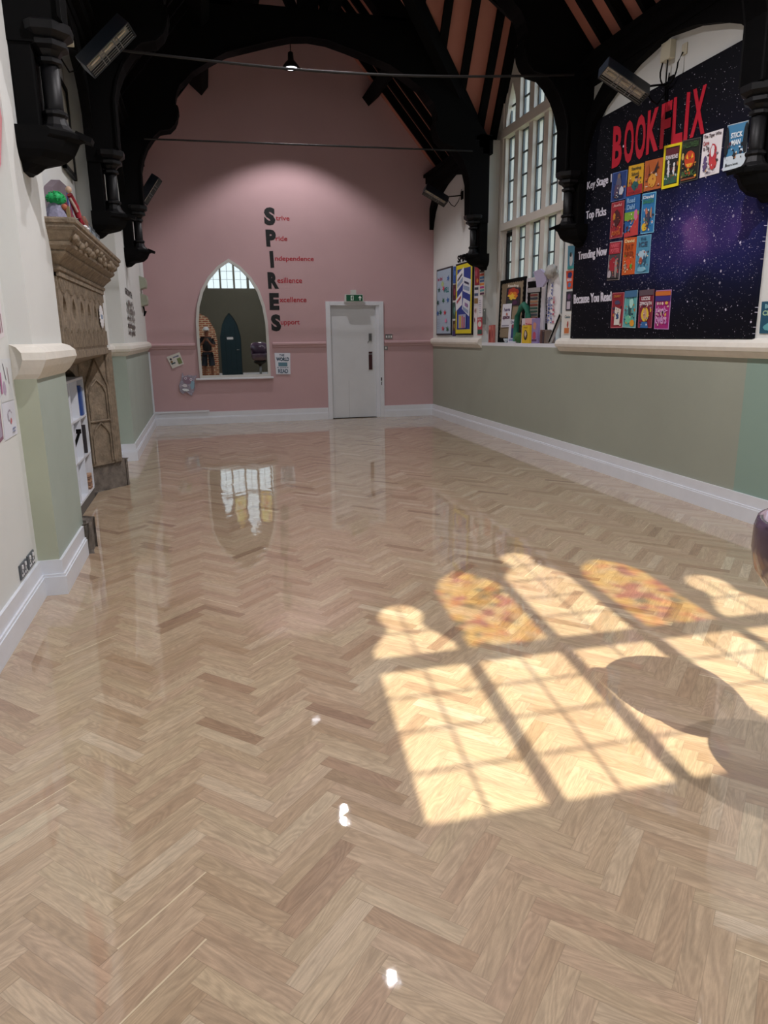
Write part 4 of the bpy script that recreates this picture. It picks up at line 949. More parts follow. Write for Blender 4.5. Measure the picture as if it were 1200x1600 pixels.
art(s, fr, [('r', (.08, .06, .92, .94), '#24388c'), ('p', [(.05, .86), (.5, .96), (.5, .74), (.05, .62)], '#dfe2ea'), ('p', [(.5, .82), (.95, .76), (.92, .55), (.45, .62)], '#d6dbe6'), ('p', [(-.02, .5), (.42, .62), (.42, .42), (.02, .33)], '#dfe2ea'), ('p', [(.5, .52), (.92, .45), (.88, .24), (.42, .36)], '#d6dbe6'),
            ('p', [(.1, .73), (.44, .82), (.44, .76), (.1, .67)], '#8fa0bc'), ('p', [(.5, .70), (.86, .66), (.86, .6), (.5, .64)], '#8fa0bc'), ('p', [(.08, .44), (.36, .52), (.36, .56), (.08, .48)], '#b04858'), ('p', [(.48, .4), (.82, .33), (.82, .28), (.48, .35)], '#8fa0bc'), ('p', [(.56, .76), (.84, .72), (.84, .69), (.56, .73)], '#30304c'),
            ('p', [(.12, .79), (.42, .88), (.42, .86), (.12, .77)], '#30304c'), ('p', [(.62, .45), (.8, .42), (.8, .37), (.62, .4)], '#8c6c9c'), ('r', (.22, .08, .7, .28), '#9ca4c4'), ('r', (.28, .08, .4, .26), '#c8a838'), ('r', (.45, .08, .52, .26), '#c85c48'), ('r', (.57, .08, .64, .24), '#a83860')], .002); part(s, 'panel', k)
s = MB(); fr = frame(RW([(11.817, 2.765), (11.3, 2.762), (11.3, 2.645), (11.813, 2.65)], XQ), NR); vs, fs = text2d('SPIRE', .05); s.add([fr(x, y, .003) for x, y in vs], fs, BLACK); s.build('wall_letters', None, None, label='small black letters SPI on the cream wall above the yellow framed board', cat='lettering')
for q, bg, els, lab in (
    ([(12.022, 2.612), (11.84, 2.603), (11.84, 2.332), (12.027, 2.341)], '#2c55a0', [('b', (.5, .6, .25, .2, 51), '#5c88c8')], 'blue card at the top of the strip between the two framed boards'),
    ([(12.024, 2.323), (11.84, 2.314), (11.84, 2.058), (12.024, 2.063)], '#4c1f34', [('b', (.5, .5, .3, .3, 52), '#8c3c50')], 'maroon card, second down between the two framed boards'),
    ([(12.03, 2.031), (11.84, 2.03), (11.84, 1.762), (12.03, 1.763)], '#2c4a44', [('b', (.5, .5, .3, .3, 53), '#5c8c84')], 'dark green card, third down between the two framed boards'),
    ([(12.012, 1.73), (11.848, 1.731), (11.853, 1.473), (12.027, 1.473)], '#4c3828', [('b', (.5, .65, .3, .2, 54), '#987048'), ('r', (0, 0, 1, .35), '#3c3068')], 'brown and purple card, lowest between the two framed boards'),
    ([(11.005, 2.518), (10.81, 2.5), (10.801, 2.237), (11.0, 2.242)], '#8c2430', [('b', (.6, .25, .25, .15, 55), '#c87c3c'), ('b', (.4, .65, .3, .2, 56), '#a84858')], 'maroon poster right of the yellow framed board'),
    ([(11.005, 2.226), (10.83, 2.218), (10.828, 1.935), (11.003, 1.94)], '#cfcbd2', [('r', (.05, .82, .95, .95), '#3c4048'), ('r', (.05, .5, .95, .64), '#3c5070'), ('r', (.05, .1, .95, .38), '#8c6c3c')], 'striped pale card below the maroon poster'),
    ([(10.789, 2.449), (10.58, 2.445), (10.57, 2.078), (10.775, 2.079)], '#c8c0b4', [('r', (.08, .02 + .125 * i, .92, .105 + .125 * i), c) for i, c in enumerate(['#4c1c3c', '#4c8c90', '#a83c78', '#c87c30', '#3c5c8c', '#3c6c94', '#b84c34', '#3c342c'])], 'poster of stacked coloured bars under the far column corbel'),
    ([(10.822, 2.064), (10.646, 2.064), (10.64, 1.759), (10.805, 1.755)], '#dad7dc', [('r', (.2, .2 + .1 * i, .7, .225 + .1 * i), '#9c9cb8') for i in range(7)], 'white text sheet below the stacked bars poster'),
    ([(10.619, 1.878), (10.50, 1.876), (10.50, 1.644), (10.617, 1.644)], '#5c6460', [('e', (.5, .88, .12, .05), '#d0d8d4')], 'grey-green rectangular plate beside the window reveal'),
    ([(11.008, 1.922), (10.865, 1.923), (10.865, 1.671), (11.008, 1.666)], '#dcd4d8', [('b', (.3, .75, .14, .14, 57), '#8c3c60'), ('b', (.65, .75, .14, .2, 58), '#8c6c3c'), ('b', (.3, .2, .18, .16, 59), '#782038')], 'small white card with pink drawings right of the yellow framed board'),
    ([(10.853, 1.752), (10.651, 1.751), (10.636, 1.488), (10.838, 1.484)], '#b8404c', [('e', (.5, .62, .36, .16), '#cfd4cc'), ('r', (.05, .05, .95, .32), '#2c5c50'), ('t', ('SHOW', .15, .84, .85, .94), '#e8d0d0')], 'red and green poster low beside the window pier')):
    sheet('small_poster', RW(q, XQ - (.002 if 'text sheet' in lab else 0)), NR, bg, els, lab, 'poster')

# ------------------------------------------------------------------ things on the tall window sill
ZS = 1.376
def leaning(name, q, xt, xb, n, bg, els, lab, cat, border=None, thick=.012):
    p = [(xt if i < 2 else xb, a[0], a[1]) for i, a in enumerate(q)]
    return sheet(name, p, n, bg, els, lab, cat, border=border, thick=thick)
NSL = Vector((-1, 0, .04)).normalized()
pb = thing('pin_board', (4.41, 10.1, ZS), label='black pin board with scalloped brown paper leaning on the window', cat='pin board')
s = MB(); s.obox((4.415, 10.07, ZS + .45), (0.0, .44, 0), (.015, 0, 0), (.012, 0, .45), BLACK); part(s, 'board', pb)
s = MB(); f0 = lambda u, v, t: (4.397 - t + .012 * (v - 1.83) / .45, u, v)
sp_ = []
for i in range(24): sp_.append((10.42 - .75 * i / 24, 2.215 + (.012 if i % 2 else -.008)))
for i in range(24): sp_.append((9.67 + (.012 if i % 2 else -.008), 2.215 - .77 * i / 24))
for i in range(24): sp_.append((9.67 + .75 * i / 24, 1.445 + (.012 if i % 2 else -.008)))
for i in range(24): sp_.append((10.42 + (.012 if i % 2 else -.008), 1.445 + .77 * i / 24))
s.prism(sp_, f0, 0, .004, mat('kraft', '#8f7f66', .8, var=.06)); part(s, 'backing_paper', pb)
s = MB(); fr = frame([(4.393, 10.2, 2.2), (4.393, 9.74, 2.18), (4.385, 9.74, 1.89), (4.385, 10.23, 1.90)], NR)
art(s, fr, [('r', (0, 0, 1, .84), '#28182c'), ('b', (.5, .62, .48, .3, 60, 20, .4), '#a83020'), ('b', (.5, .5, .44, .22, 61, 22, .6), '#d87820'), ('b', (.45, .42, .4, .2, 62, 22, .7), '#e8c038'), ('b', (.3, .18, .28, .1, 63), '#2c3c30'), ('b', (.7, .15, .2, .12, 64), '#4c2048'), ('t', ('Reading', .1, .85, .9, 1), '#e4dcd0')], .001); part(s, 'picture', pb)
s = MB(); fr = frame([(4.382, 10.316, 1.929), (4.382, 9.99, 1.928), (4.375, 10.02, 1.597), (4.375, 10.354, 1.596)], NR)
s.prism([(0, 0), (1, 0), (1, 1), (0, 1)], lambda u, v, t: fr(u, v, t), 0, .003, col('#dcdce4'))
art(s, fr, [('t', ('have', .2, .68, .85, .84), '#4c3c6c'), ('t', ('a', .45, .5, .65, .62), '#c05c38'), ('t', ('space', .12, .3, .9, .48), '#5c2c4c'), ('r', (.1, .05, .9, .09), '#8c8c9c')], .003); part(s, 'notice', pb)
pb = thing('pin_board', (4.43, 9.35, ZS), label='white and black pin board holding a striped paper list, right of the brown papered board', cat='pin board')
s = MB(); s.obox((4.435, 9.33, ZS + .435), (0, .30, 0), (.012, 0, 0), (.01, 0, .435), col('#d4d0d4')); part(s, 'board', pb)
s = MB(); fr = frame([(4.42, 9.56, 2.2), (4.42, 9.14, 2.19), (4.414, 9.12, 1.45), (4.414, 9.54, 1.45)], NR)
sc_ = [(i / 20, (0 if i % 2 else .012)) for i in range(21)] + [(1 - (0 if i % 2 else .03), i / 24) for i in range(1, 24)] + [(1 - i / 20, 1 - (0 if i % 2 else .012)) for i in range(21)] + [((0 if i % 2 else .03), 1 - i / 24) for i in range(1, 24)]
s.prism(sc_, lambda u, v, t: fr(u, v, t), 0, .003, BLACK)
art(s, fr, [('r', (.05, .8, .95, .88), '#a8a4a4'), ('r', (.25, .2, .85, .78), '#b8b0a4')] + [('r', (.27, .21 + .058 * i, .83, .247 + .058 * i), c) for i, c in enumerate(['#3c6c4c', '#7c6a3c', '#8c4c3c', '#5c6470', '#3c5c50', '#3c5c50', '#8c4438', '#b08060', '#3c3c44', '#7c3c34'])], .003); part(s, 'panel', pb)
# black frame post and standing rolls right of it
s = MB(); s.box(4.44, 4.47, 8.98, 9.02, ZS, 2.24, BLACK); s.build('easel_post', None, None, label='thin black upright post between pin board and hanging paper scroll', cat='post')
sheet('dream_sign', [(4.33, 9.926, 1.70), (4.33, 9.605, 1.70), (4.31, 9.626, ZS), (4.31, 9.916, ZS)], NR, '#d8d8e0', [('r', (.3, .2, .72, .78), '#28386c'), ('b', (.5, .7, .2, .1, 65), '#8c3848'), ('t', ('Dream', .2, .82, .9, .95), '#4c4870'), ('t', ('JOURNEY', .15, .05, .95, .17), '#4c6cac')], 'white card sign with a dark blue centre standing before the brown papered board', 'sign', thick=.01)
s = MB(); g = mat('garland_green', '#1c6a55', .6, var=.2, vscale=30, bump=.6)
pts = [(4.28, 9.60, ZS + .02), (4.28, 9.59, ZS + .2), (4.28, 9.56, ZS + .36), (4.29, 9.48, ZS + .47), (4.29, 9.38, ZS + .51), (4.29, 9.28, ZS + .46), (4.29, 9.24, ZS + .36), (4.29, 9.24, ZS + .26)]
s.tube(pts, .04, g, 10); s.build('garland', None, None, label='green tinsel-like garland arch standing on the window sill', cat='garland')
s = MB(); s.ball((4.27, 9.47, ZS + .07), .055, mat('ivy', '#3c6a34', .7, var=.4, vscale=40), (1, 1.2, 1.25), 12, .5, 3); s.build('ivy_ball', None, None, label='small leafy green ball at the foot of the garland', cat='plant')
def book(y0, y1, x, h, bg, els, lab, t=.03):
    sheet('picture_book', [(x, y0, ZS + h), (x, y1, ZS + h), (x, y1, ZS), (x, y0, ZS)], NR, bg, els, lab, 'book', thick=t)
book(9.2, 8.96, 4.22, .232, '#d8b424', [('b', (.5, .45, .25, .3, 66, 18, .1), '#3c3024'), ('b', (.5, .5, .14, .2, 67), '#c8b8a8'), ('t', ('Read', .3, .84, .7, .92), '#a88418')], 'yellow book with a dark oval figure standing on the window sill')
book(9.33, 8.975, 4.275, .325, '#d8a8ac', [('r', (0, 0, .3, 1), '#cfc4cc'), ('t', ('Tales', .35, .7, .9, .8), '#a83c5c'), ('b', (.2, .6, .1, .2, 68), '#4c6c3c')], 'pale pink box standing behind the yellow book')
book(8.965, 8.78, 4.25, .318, '#8c7cac', [('b', (.5, .7, .3, .2, 69), '#c88c78'), ('b', (.5, .3, .3, .2, 70), '#b04460'), ('r', (.1, .08, .9, .16), '#5c3c6c')], 'lilac and red book standing right of the yellow book')
book(10.39, 10.30, 4.22, .25, '#a85048', [('b', (.5, .4, .25, .3, 71), '#5c2428'), ('r', (.1, .75, .9, .95), '#c88078')], 'reddish book at the far left end of the window sill')
book(10.29, 10.20, 4.22, .255, '#b4655c', [('b', (.5, .5, .25, .3, 72), '#7c3038')], 'second reddish book from the left end of the window sill')
s = MB(); s.lathe((4.22, 9.8, ZS), [(.02, 0), (.024, .005), (.012, .012), (.03, .03), (.038, .06), (.033, .06)], mat('cup', '#b8c4cc', .3), 14); s.build('cup', None, None, label='tiny pale cup on the sill below the brown papered board', cat='cup')
# hanging paper scroll with knot and fan
sc = thing('paper_scroll', (4.28, 8.55, ZS + .15), label='tall rolled white paper scroll with blue writing hung beside the window', cat='paper scroll')
s = MB(); vs = []; fs = []
for i in range(13):
    v = i / 12; z = ZS + .17 + v * .72; w = .13 + .04 * math.sin(v * PI) - .04 * max(0, v - .75) * 4
    for j in range(9): a = PI * (j / 8); vs.append((4.33 - .05 * math.sin(a), 8.56 - w * math.cos(a) + .03 * v, z))
for i in range(12):
    for j in range(8): fs.append((i * 9 + j, i * 9 + j + 1, (i + 1) * 9 + j + 1, (i + 1) * 9 + j))
s.add(vs, fs, PAPER, True); part(s, 'rolled_sheet', sc)
s = MB(); TB = col('#5c6cac')
for i, (tx, yy, c) in enumerate((('TIMES', 8.60, TB), ('LET IT TALK', 8.53, TB), ('BE READ', 8.66, col('#6c6478')), ('LIFE', 8.47, col('#b86878')))):
    vs, fs = text2d(tx, .02); zz0 = ZS + .25; hh = .5 if i == 1 else .32
    s.add([(4.273, yy + (x_ - .5) * 0 + (.5 - y_) * -.05, zz0 + x_ * hh) for x_, y_ in vs], fs, c)
part(s, 'handwriting', sc)
s = MB(); s.ball((4.25, 8.53, ZS + .87), .085, mat('crepe', '#b9b9b6', .6, var=.15, vscale=40, bump=1, bscale=40), (.8, 1.2, .9), 14, .5, 1); part(s, 'knot', sc)
s = MB(); s.prism([(8.60, ZS + .84), (8.78, ZS + .92), (8.98, ZS + .90), (8.90, ZS + .80), (8.86, ZS + .70), (8.70, ZS + .70), (8.60, ZS + .76)], lambda u, v, t: (4.22 + t, u, v), 0, .03, col('#b4aecb')); part(s, 'paper_fan', sc)
s = MB(); s.box(4.36, 4.40, 8.13, 8.2, ZS, 2.32, BLACK); s.build('easel_post', None, None, label='thick black upright post at the right end of the window sill', cat='post')
s = MB(); s.box(4.38, 4.42, 8.22, 8.42, ZS, 2.05, mat('dusky_pink_card', '#a67e80', .7)); s.build('panel', None, None, label='dusky pink upright panel behind the white paper scroll', cat='panel')
s = MB(); s.beam((4.24, 8.46, ZS + .02), (4.24, 8.2, ZS + .34), .03, .05, col('#b8b4ac')); s.beam((4.21, 8.43, ZS + .02), (4.21, 8.17, ZS + .34), .01, .02, BLACK); s.build('leaning_print', None, None, label='slanting pale framed print leaning at the right end of the window sill', cat='frame')
for i, (y, hh, c) in enumerate(((8.72, .17, '#5c3c34'), (8.66, .15, '#3c3034'), (8.6, .16, '#6c5c50'))):
    s = MB(); s.box(4.24, 4.36, y - .024, y + .024, ZS, ZS + hh, col(c)); s.box(4.245, 4.36, y - .018, y + .018, ZS + .004, ZS + hh + .001, PAPER)
    s.build('upright_book', None, None, label=['brown book, leftmost of three small books below the paper scroll', 'dark book, middle of three small books below the paper scroll', 'tan book, rightmost of three small books below the paper scroll'][i], cat='book', group='small books below the paper scroll')

# ------------------------------------------------------------------ heaters
def heater(a, b, gn, w, lab, wx):
    a, b = Vector(a), Vector(b); ax = (b - a).normalized(); L = (b - a).length
    g = Vector(gn); g = (g - ax * g.dot(ax)).normalized(); sd = ax.cross(g).normalized()
    c = (a + b) / 2; hw = w / 2; dp = .062
    t = thing('patio_heater', tuple(c), label=lab, cat='heater')
    s = MB()
    s.obox(c, ax * L / 2, sd * hw, g * -dp * .02 + g * .004, DMETAL) if False else None
    s.obox(c - g * dp, ax * L / 2, sd * hw, g * .006, DMETAL)
    s.obox(c + sd * hw, ax * L / 2, sd * .004, g * dp, DMETAL); s.obox(c - sd * hw, ax * L / 2, sd * .004, g * dp, DMETAL)
    s.obox(c + ax * L / 2, ax * .004, sd * hw, g * dp, DMETAL); s.obox(c - ax * L / 2, ax * .004, sd * hw, g * dp, DMETAL)
    part(s, 'housing', t)
    s = MB(); s.obox(c + g * .0, ax * (L / 2 - .012), sd * (hw - .01), g * .003, mat('reflector', '#d8d4cc', .3, metal=.7, var=.25, vscale=60, bump=.5, bscale=80)); part(s, 'reflector', t)
    s = MB()
    for k in (-1, 0, 1): s.tube([c + ax * (k * L * .3 - L * .11) + g * .02, c + ax * (k * L * .3 + L * .11) + g * .02], .010, mat('heater_tube', '#efe2c8', .2), 10)
    part(s, 'heating_lamp', t)
    s = MB()
    for k in range(7): s.tube([c - ax * (L / 2 - .01) + sd * (hw * (k - 3) / 3.5) + g * .058, c + ax * (L / 2 - .01) + sd * (hw * (k - 3) / 3.5) + g * .058], .0018, METAL, 5)
    for k in (-1, 1):
        for e_ in (-.02, .02): s.tube([c + ax * (k * L * .16 + e_) - sd * hw + g * .058, c + ax * (k * L * .16 + e_) + sd * hw + g * .058], .004, METAL, 5)
    part(s, 'guard_grille', t)
    s = MB(); wall = Vector((wx, c.y + .02, c.z + .02)); e_ = a if abs(a.x - wx) < abs(b.x - wx) else b
    s.tube([wall, e_ + ax * (.06 if e_ is a else -.06) - g * dp], .009, BLACK); s.box(min(wx, wx + .02 * (1 if wx < 0 else -1)), max(wx, wx + .02 * (1 if wx < 0 else -1)), wall.y - .04, wall.y + .04, wall.z - .06, wall.z + .06, BLACK); part(s, 'bracket', t)
    s = MB(); m_ = (wall + e_) / 2 - Vector((0, 0, .12)); s.tube([e_ - g * dp, m_.lerp(e_, .4), m_, m_.lerp(wall, .5), wall + Vector((0, .05, .1))], .006, BLACK, 6); part(s, 'cable', t)
heater((-.70, 6.2, 3.43), (-.385, 6.2, 3.73), (.5, -.5, -.62), .12, 'dark blue wall heater high on the left near the camera, tilted steeply', LP)
heater((3.5, 6.2, 3.71), (3.91, 6.2, 3.52), (-.4, -.55, -.75), .125, 'dark blue wall heater high on the right, over the starry board', XR)
heater((-.72, 11.6, 3.42), (-.485, 11.6, 3.75), (.55, -.42, -.66), .11, 'small-looking distant wall heater on the left beside the pink wall', LP)
heater((3.55, 11.6, 3.73), (3.91, 11.6, 3.55), (-.35, -.5, -.8), .12, 'distant wall heater on the right beside the pink wall', XR)

# electrical bits on walls
def eb(name, x0, x1, y0, y1, z0, z1, m, lab, cat='box', bev=.006):
    s = MB(); s.box(x0, x1, y0, y1, z0, z1, m); return s.build(name, None, None, bevel=bev, label=lab, cat=cat)
IV = mat('ivory_plastic', '#cfcab4', .45)
eb('junction_box', 4.13, 4.188, 6.2, 6.34, 3.83, 3.98, IV, 'ivory junction box under the right wall plate above the starry board')
eb('wall_socket', 4.175, 4.188, 6.03, 6.1, 3.81, 3.9, IV, 'ivory wall socket right of the junction box above the starry board')
s = MB(); s.tube([(4.15, 6.32, 3.84)] + [(4.13, 6.195 + .125 * math.cos(PI * i / 12), 3.75 - .14 * math.sin(PI * i / 12)) for i in range(13)] + [(4.17, 6.07, 3.83)], .007, BLACK); s.tube([(4.15, 6.25, 3.83), (4.14, 6.24, 3.6), (4.15, 6.24, 3.5)], .006, BLACK)
s.build('looped_cable', None, None, label='black cable looping from the junction box to the ivory socket', cat='cable')
eb('junction_box', LP + .002, LP + .07, 6.85, 7.0, 3.82, 4.0, IV, 'ivory junction box high on the left wall behind the near column')
eb('wall_socket', XR - .008, XR, 11.42, 11.52, 3.2, 3.5, mat('pale_patch', '#d0ccc0', .7), 'pale square patch of card on the cream wall under the distant right heater', 'card')
DB = mat('alarm_box', '#a5aa98', .5)
def abox(y0, y1, z0, z1, lab):
    s = MB(); s.prism([(LP, z0), (LP + .09, z0 + .03), (LP + .10, (z0 + z1) / 2), (LP + .09, z1 - .03), (LP, z1)], lambda u, v, t: (u, y0 + t * (y1 - y0), v), 0, 1, DB); s.build('control_box', None, None, label=lab, cat='control box')
abox(12.55, 12.9, 2.27, 2.47, 'upper grey-green control box on the left wall by the pink corner'); abox(12.5, 12.88, 2.0, 2.2, 'lower grey-green control box on the left wall by the pink corner')
s = MB(); s.tube([(LP + .02, 12.7, 2.0), (LP + .03, 12.68, 1.93), (LP + .02, 12.72, 1.86), (LP + .05, 12.76, 1.93)], .012, BLACK); s.build('black_cable', None, None, label='short black cable hanging under the lower control box', cat='cable')
eb('conduit_cover', LP + .002, LP + .05, 12.85, 12.95, 2.47, 3.0, PAPER, 'white vertical trunking above the control boxes on the left wall', 'trunking', .003)

# double sockets near the camera
for y0, lab in ((4.015, 'black double socket low on the near left wall, the one nearer the camera'), (4.195, 'black double socket low on the near left wall, the one beside the pier')):
    t = thing('wall_socket', (LN, y0 + .075, .235), label=lab, cat='socket')
    s = MB(); s.box(LN, LN + .01, y0, y0 + .15, .235, .318, mat('gunmetal', '#50565c', .4)); part(s, 'plate', t, bevel=.004)
    for k in (0, 1):
        s = MB(); c = y0 + .04 + k * .07; s.box(LN + .01, LN + .016, c - .008, c + .008, .29, .31, PAPER); part(s, 'switch', t)
        s = MB(); s.box(LN + .009, LN + .013, c - .02, c - .009, .25, .262, PAPER); s.box(LN + .009, LN + .013, c + .009, c + .02, .25, .262, PAPER); s.box(LN + .009, LN + .013, c - .004, c + .004, .27, .284, PAPER); part(s, 'outlet', t)

# near left posters
NLq = lambda q: [(LN + .001, a, b) for a, b in q]
sheet('wall_poster', NLq([(4.16, 1.40), (4.42, 1.40), (4.385, 1.18), (4.13, 1.18)]), NL, '#d5d9dc', [('b', (.3, .3, .15, .2, 73), '#b0a0b8'), ('p', [(.3, .9), (.34, .9), (.5, .5), (.46, .5)], '#6c6870'), ('p', [(.6, .8), (.63, .8), (.7, .4), (.67, .4)], '#8c6870'), ('r', (.0, .2, .1, .7), '#b878a0')], 'pencil drawing on white paper, upper one on the near left wall', 'drawing')
sheet('wall_poster', NLq([(4.13, 1.175), (4.385, 1.175), (4.36, .99), (4.10, .985)]), NL, '#d8dae4', [('b', (.5, .6, .2, .22, 74), '#a8a0b0'), ('b', (.5, .6, .15, .17, 75), '#d8dae4'), ('b', (.55, .45, .08, .1, 76), '#c87880'), ('r', (.6, .2, .85, .24), '#8890b0'), ('r', (.6, .12, .8, .16), '#8890b0')], 'lower pencil drawing on white paper on the near left wall', 'drawing')
sheet('wall_poster', NLq([(3.9, 1.38), (4.10, 1.38), (4.07, 1.0), (3.87, .97)]), NL, '#8c6478', [('r', (.1, .05, .9, .3), '#a89cb0'), ('b', (.5, .65, .3, .2, 77), '#c8a0b4')], 'mauve poster at the left edge of the view on the near left wall', 'poster')
sheet('wall_poster', [(LN + .001, 4.25, 1.78), (LN + .001, 4.38, 1.75), (LN + .001, 4.36, 1.52), (LN + .001, 4.25, 1.50)], NL, '#ded8dc', [('b', (.5, .75, .3, .2, 78), '#a84868'), ('r', (.3, .1, .4, .55), '#8c4858'), ('r', (.62, .1, .7, .5), '#8c4858')], 'small paper figure with a pink top, highest on the near left wall', 'drawing')

# framed pictures on the left wall
for (y0, y1, z0, z1, lab, tl) in ((7.12, 7.60, 3.28, 3.68, 'black framed picture on the left wall behind the near column', .02), (7.05, 7.62, 2.92, 3.2, 'lower framed picture partly hidden by the near column corbel', .04)):
    t = thing('framed_picture', (LN, (y0 + y1) / 2, z0), label=lab, cat='picture')
    s = MB(); x = LN - .01
    for a, b, c, d_ in ((y0, y0 + .04, z0, z1), (y1 - .04, y1, z0, z1), (y0, y1, z0, z0 + .04), (y0, y1, z1 - .04, z1)): s.box(x, x + .03, a, b, c, d_, BLACKG)
    part(s, 'frame', t); s = MB(); s.box(x, x + .015, y0 + .04, y1 - .04, z0 + .04, z1 - .04, mat('picture_print', '#8a8578', .3, var=.2, vscale=12)); part(s, 'print', t)
# scribble poster + strips on left wall
s = MB(); fr = frame([(LP, 10.05, 2.14), (LP, 11.1, 2.12), (LP, 10.95, 1.49), (LP, 9.9, 1.52)], NL)
art(s, fr, [('t', ('GROWTH', .0, .86, .9, 1), '#5a5654', .05)] + [('b', (.15 + .18 * (i % 5), .1 + .15 * (i // 5), .12, .1, 80 + i, 10, .8), '#6a625f') for i in range(24)], .002)
s.build('wall_decal', None, None, label='grey scribbled wall decal on the left wall beyond the chimneypiece', cat='decal')
sheet('wall_card', [(LF, 8.0, 1.76), (LF, 8.25, 1.76), (LF, 8.25, 1.57), (LF, 8.0, 1.57)], NL, '#b8bcc0', [('r', (0, .85, .6, 1), '#2c6c4c')], 'grey card with a green corner just beyond the chimneypiece', 'card')
sheet('wall_card', [(LF, 8.45, 1.55), (LF, 8.7, 1.55), (LF, 8.7, 1.47), (LF, 8.45, 1.47)], NL, '#8c8c8c', [], 'tiny grey card above the moulding beyond the chimneypiece', 'card')

# ------------------------------------------------------------------ chimneypiece
cp = thing('chimneypiece', (-1.0, 6.55, 0), label='carved brown stone chimneypiece with flared cornice on the left wall', cat='fireplace')
Y0, Y1 = 5.42, 7.70
# cornice: mitred loft
prof = [(0, 1.94), (.03, 1.955), (.035, 1.975), (.02, 1.985), (.05, 2.02), (.085, 2.05), (.09, 2.065), (.08, 2.07), (.12, 2.10), (.125, 2.12), (.115, 2.125), (.15, 2.17), (.155, 2.185), (.165, 2.19), (.175, 2.205), (.172, 2.225), (.185, 2.23), (.188, 2.25), (.18, 2.262)]
s = MB(); vs = []; fs = []
for o, z in prof: vs += [(-1.07, Y0 - o, z), (LP + o, Y0 - o, z), (LP + o, Y1 + o, z), (-1.07, Y1 + o, z)]
for i in range(len(prof) - 1):
    for k in range(4): fs.append((i * 4 + k, i * 4 + (k + 1) % 4, (i + 1) * 4 + (k + 1) % 4, (i + 1) * 4 + k))
fs.append((3, 2, 1, 0)); n = (len(prof) - 1) * 4; fs.append((n, n + 1, n + 2, n + 3)); s.add(vs, fs, STONE); cor = part(s, 'cornice', cp)
s = MB()
for i in range(11):
    y = Y0 - .02 + (Y1 - Y0 + .04) * i / 10; rr = random.Random(i)
    s = MB()
    for j in range(4): s.ball((LP + .135 + rr.uniform(-.015, .02), y + rr.uniform(-.05, .05), 2.155 + rr.uniform(-.03, .03)), .03, STONE, (.8, 1.3, .9), 8, .4, i + j)
    part(s, 'carved_rosette', cp)
# frieze with niches
s = MB(); s.box(-1.07, -.99, Y0, Y1, 1.42, 1.94, STONE)
s.box(-1.0, LP, Y0, Y1, 1.80, 1.94, STONE); s.box(-1.0, LP, Y0, Y1, 1.40, 1.60, STONE); s.box(-.95, LP + .02, Y0, Y1, 1.915, 1.945, STONE)
nn = 6; cw = (Y1 - Y0) / nn
f = lambda u, v, t: (-.99 + t * .06, u, v)
for i in range(nn):
    a = Y0 + i * cw; b = a + cw; c = (a + b) / 2; hw = cw * .2
    pl = [(c - hw * math.sin(PI * k / 8) ** .8, 1.60 + .2 * k / 8) for k in range(9)]
    s.prism([(a, 1.60)] + pl + [(a, 1.80)], f, 0, 1, STONE); pr = [(c + hw * math.sin(PI * k / 8) ** .8, 1.60 + .2 * k / 8) for k in range(9)]
    s.prism([(b, 1.80)] + list(reversed(pr)) + [(b, 1.60)], f, 0, 1, STONE)
part(s, 'frieze', cp)
s = MB(); y = Y0 + .03
while y < Y1 - .02:
    h1 = 1.83 + .02 * math.sin(y * 20); s.box(LP, LP + .012, y, y + .018, h1, 1.915, STONE); s.box(LP, LP + .012, y, y + .018, 1.44, 1.56 + .02 * math.sin(y * 23), STONE); y += .042
part(s, 'fluting', cp)
# lintel + arch
s = MB(); s.box(-1.07, LP + .01, Y0, Y1, 1.36, 1.41, STONE)
s.prism([(LP + .005, 1.36), (-1.2, 1.26), (-1.3, 1.26), (-1.3, 1.42), (LP, 1.42)], lambda u, v, t: (u, Y0 + t * (Y1 - Y0), v), 0, 1, STONE)
ya_, yb_ = 5.62, 7.46; yc_ = (ya_ + yb_) / 2
arc = [(ya_ + (yb_ - ya_) * i / 20, 1.02 + .24 * (1 - abs((i - 10) / 10) ** 2.6) ** .7) for i in range(21)]
s.prism([(Y0, .9)] + [(ya_, .9)] + arc + [(yb_, .9), (Y1, .9), (Y1, 1.36), (Y0, 1.36)], lambda u, v, t: (-1.30 + t * .12, u, v), 0, 1, STONE); part(s, 'lintel', cp)
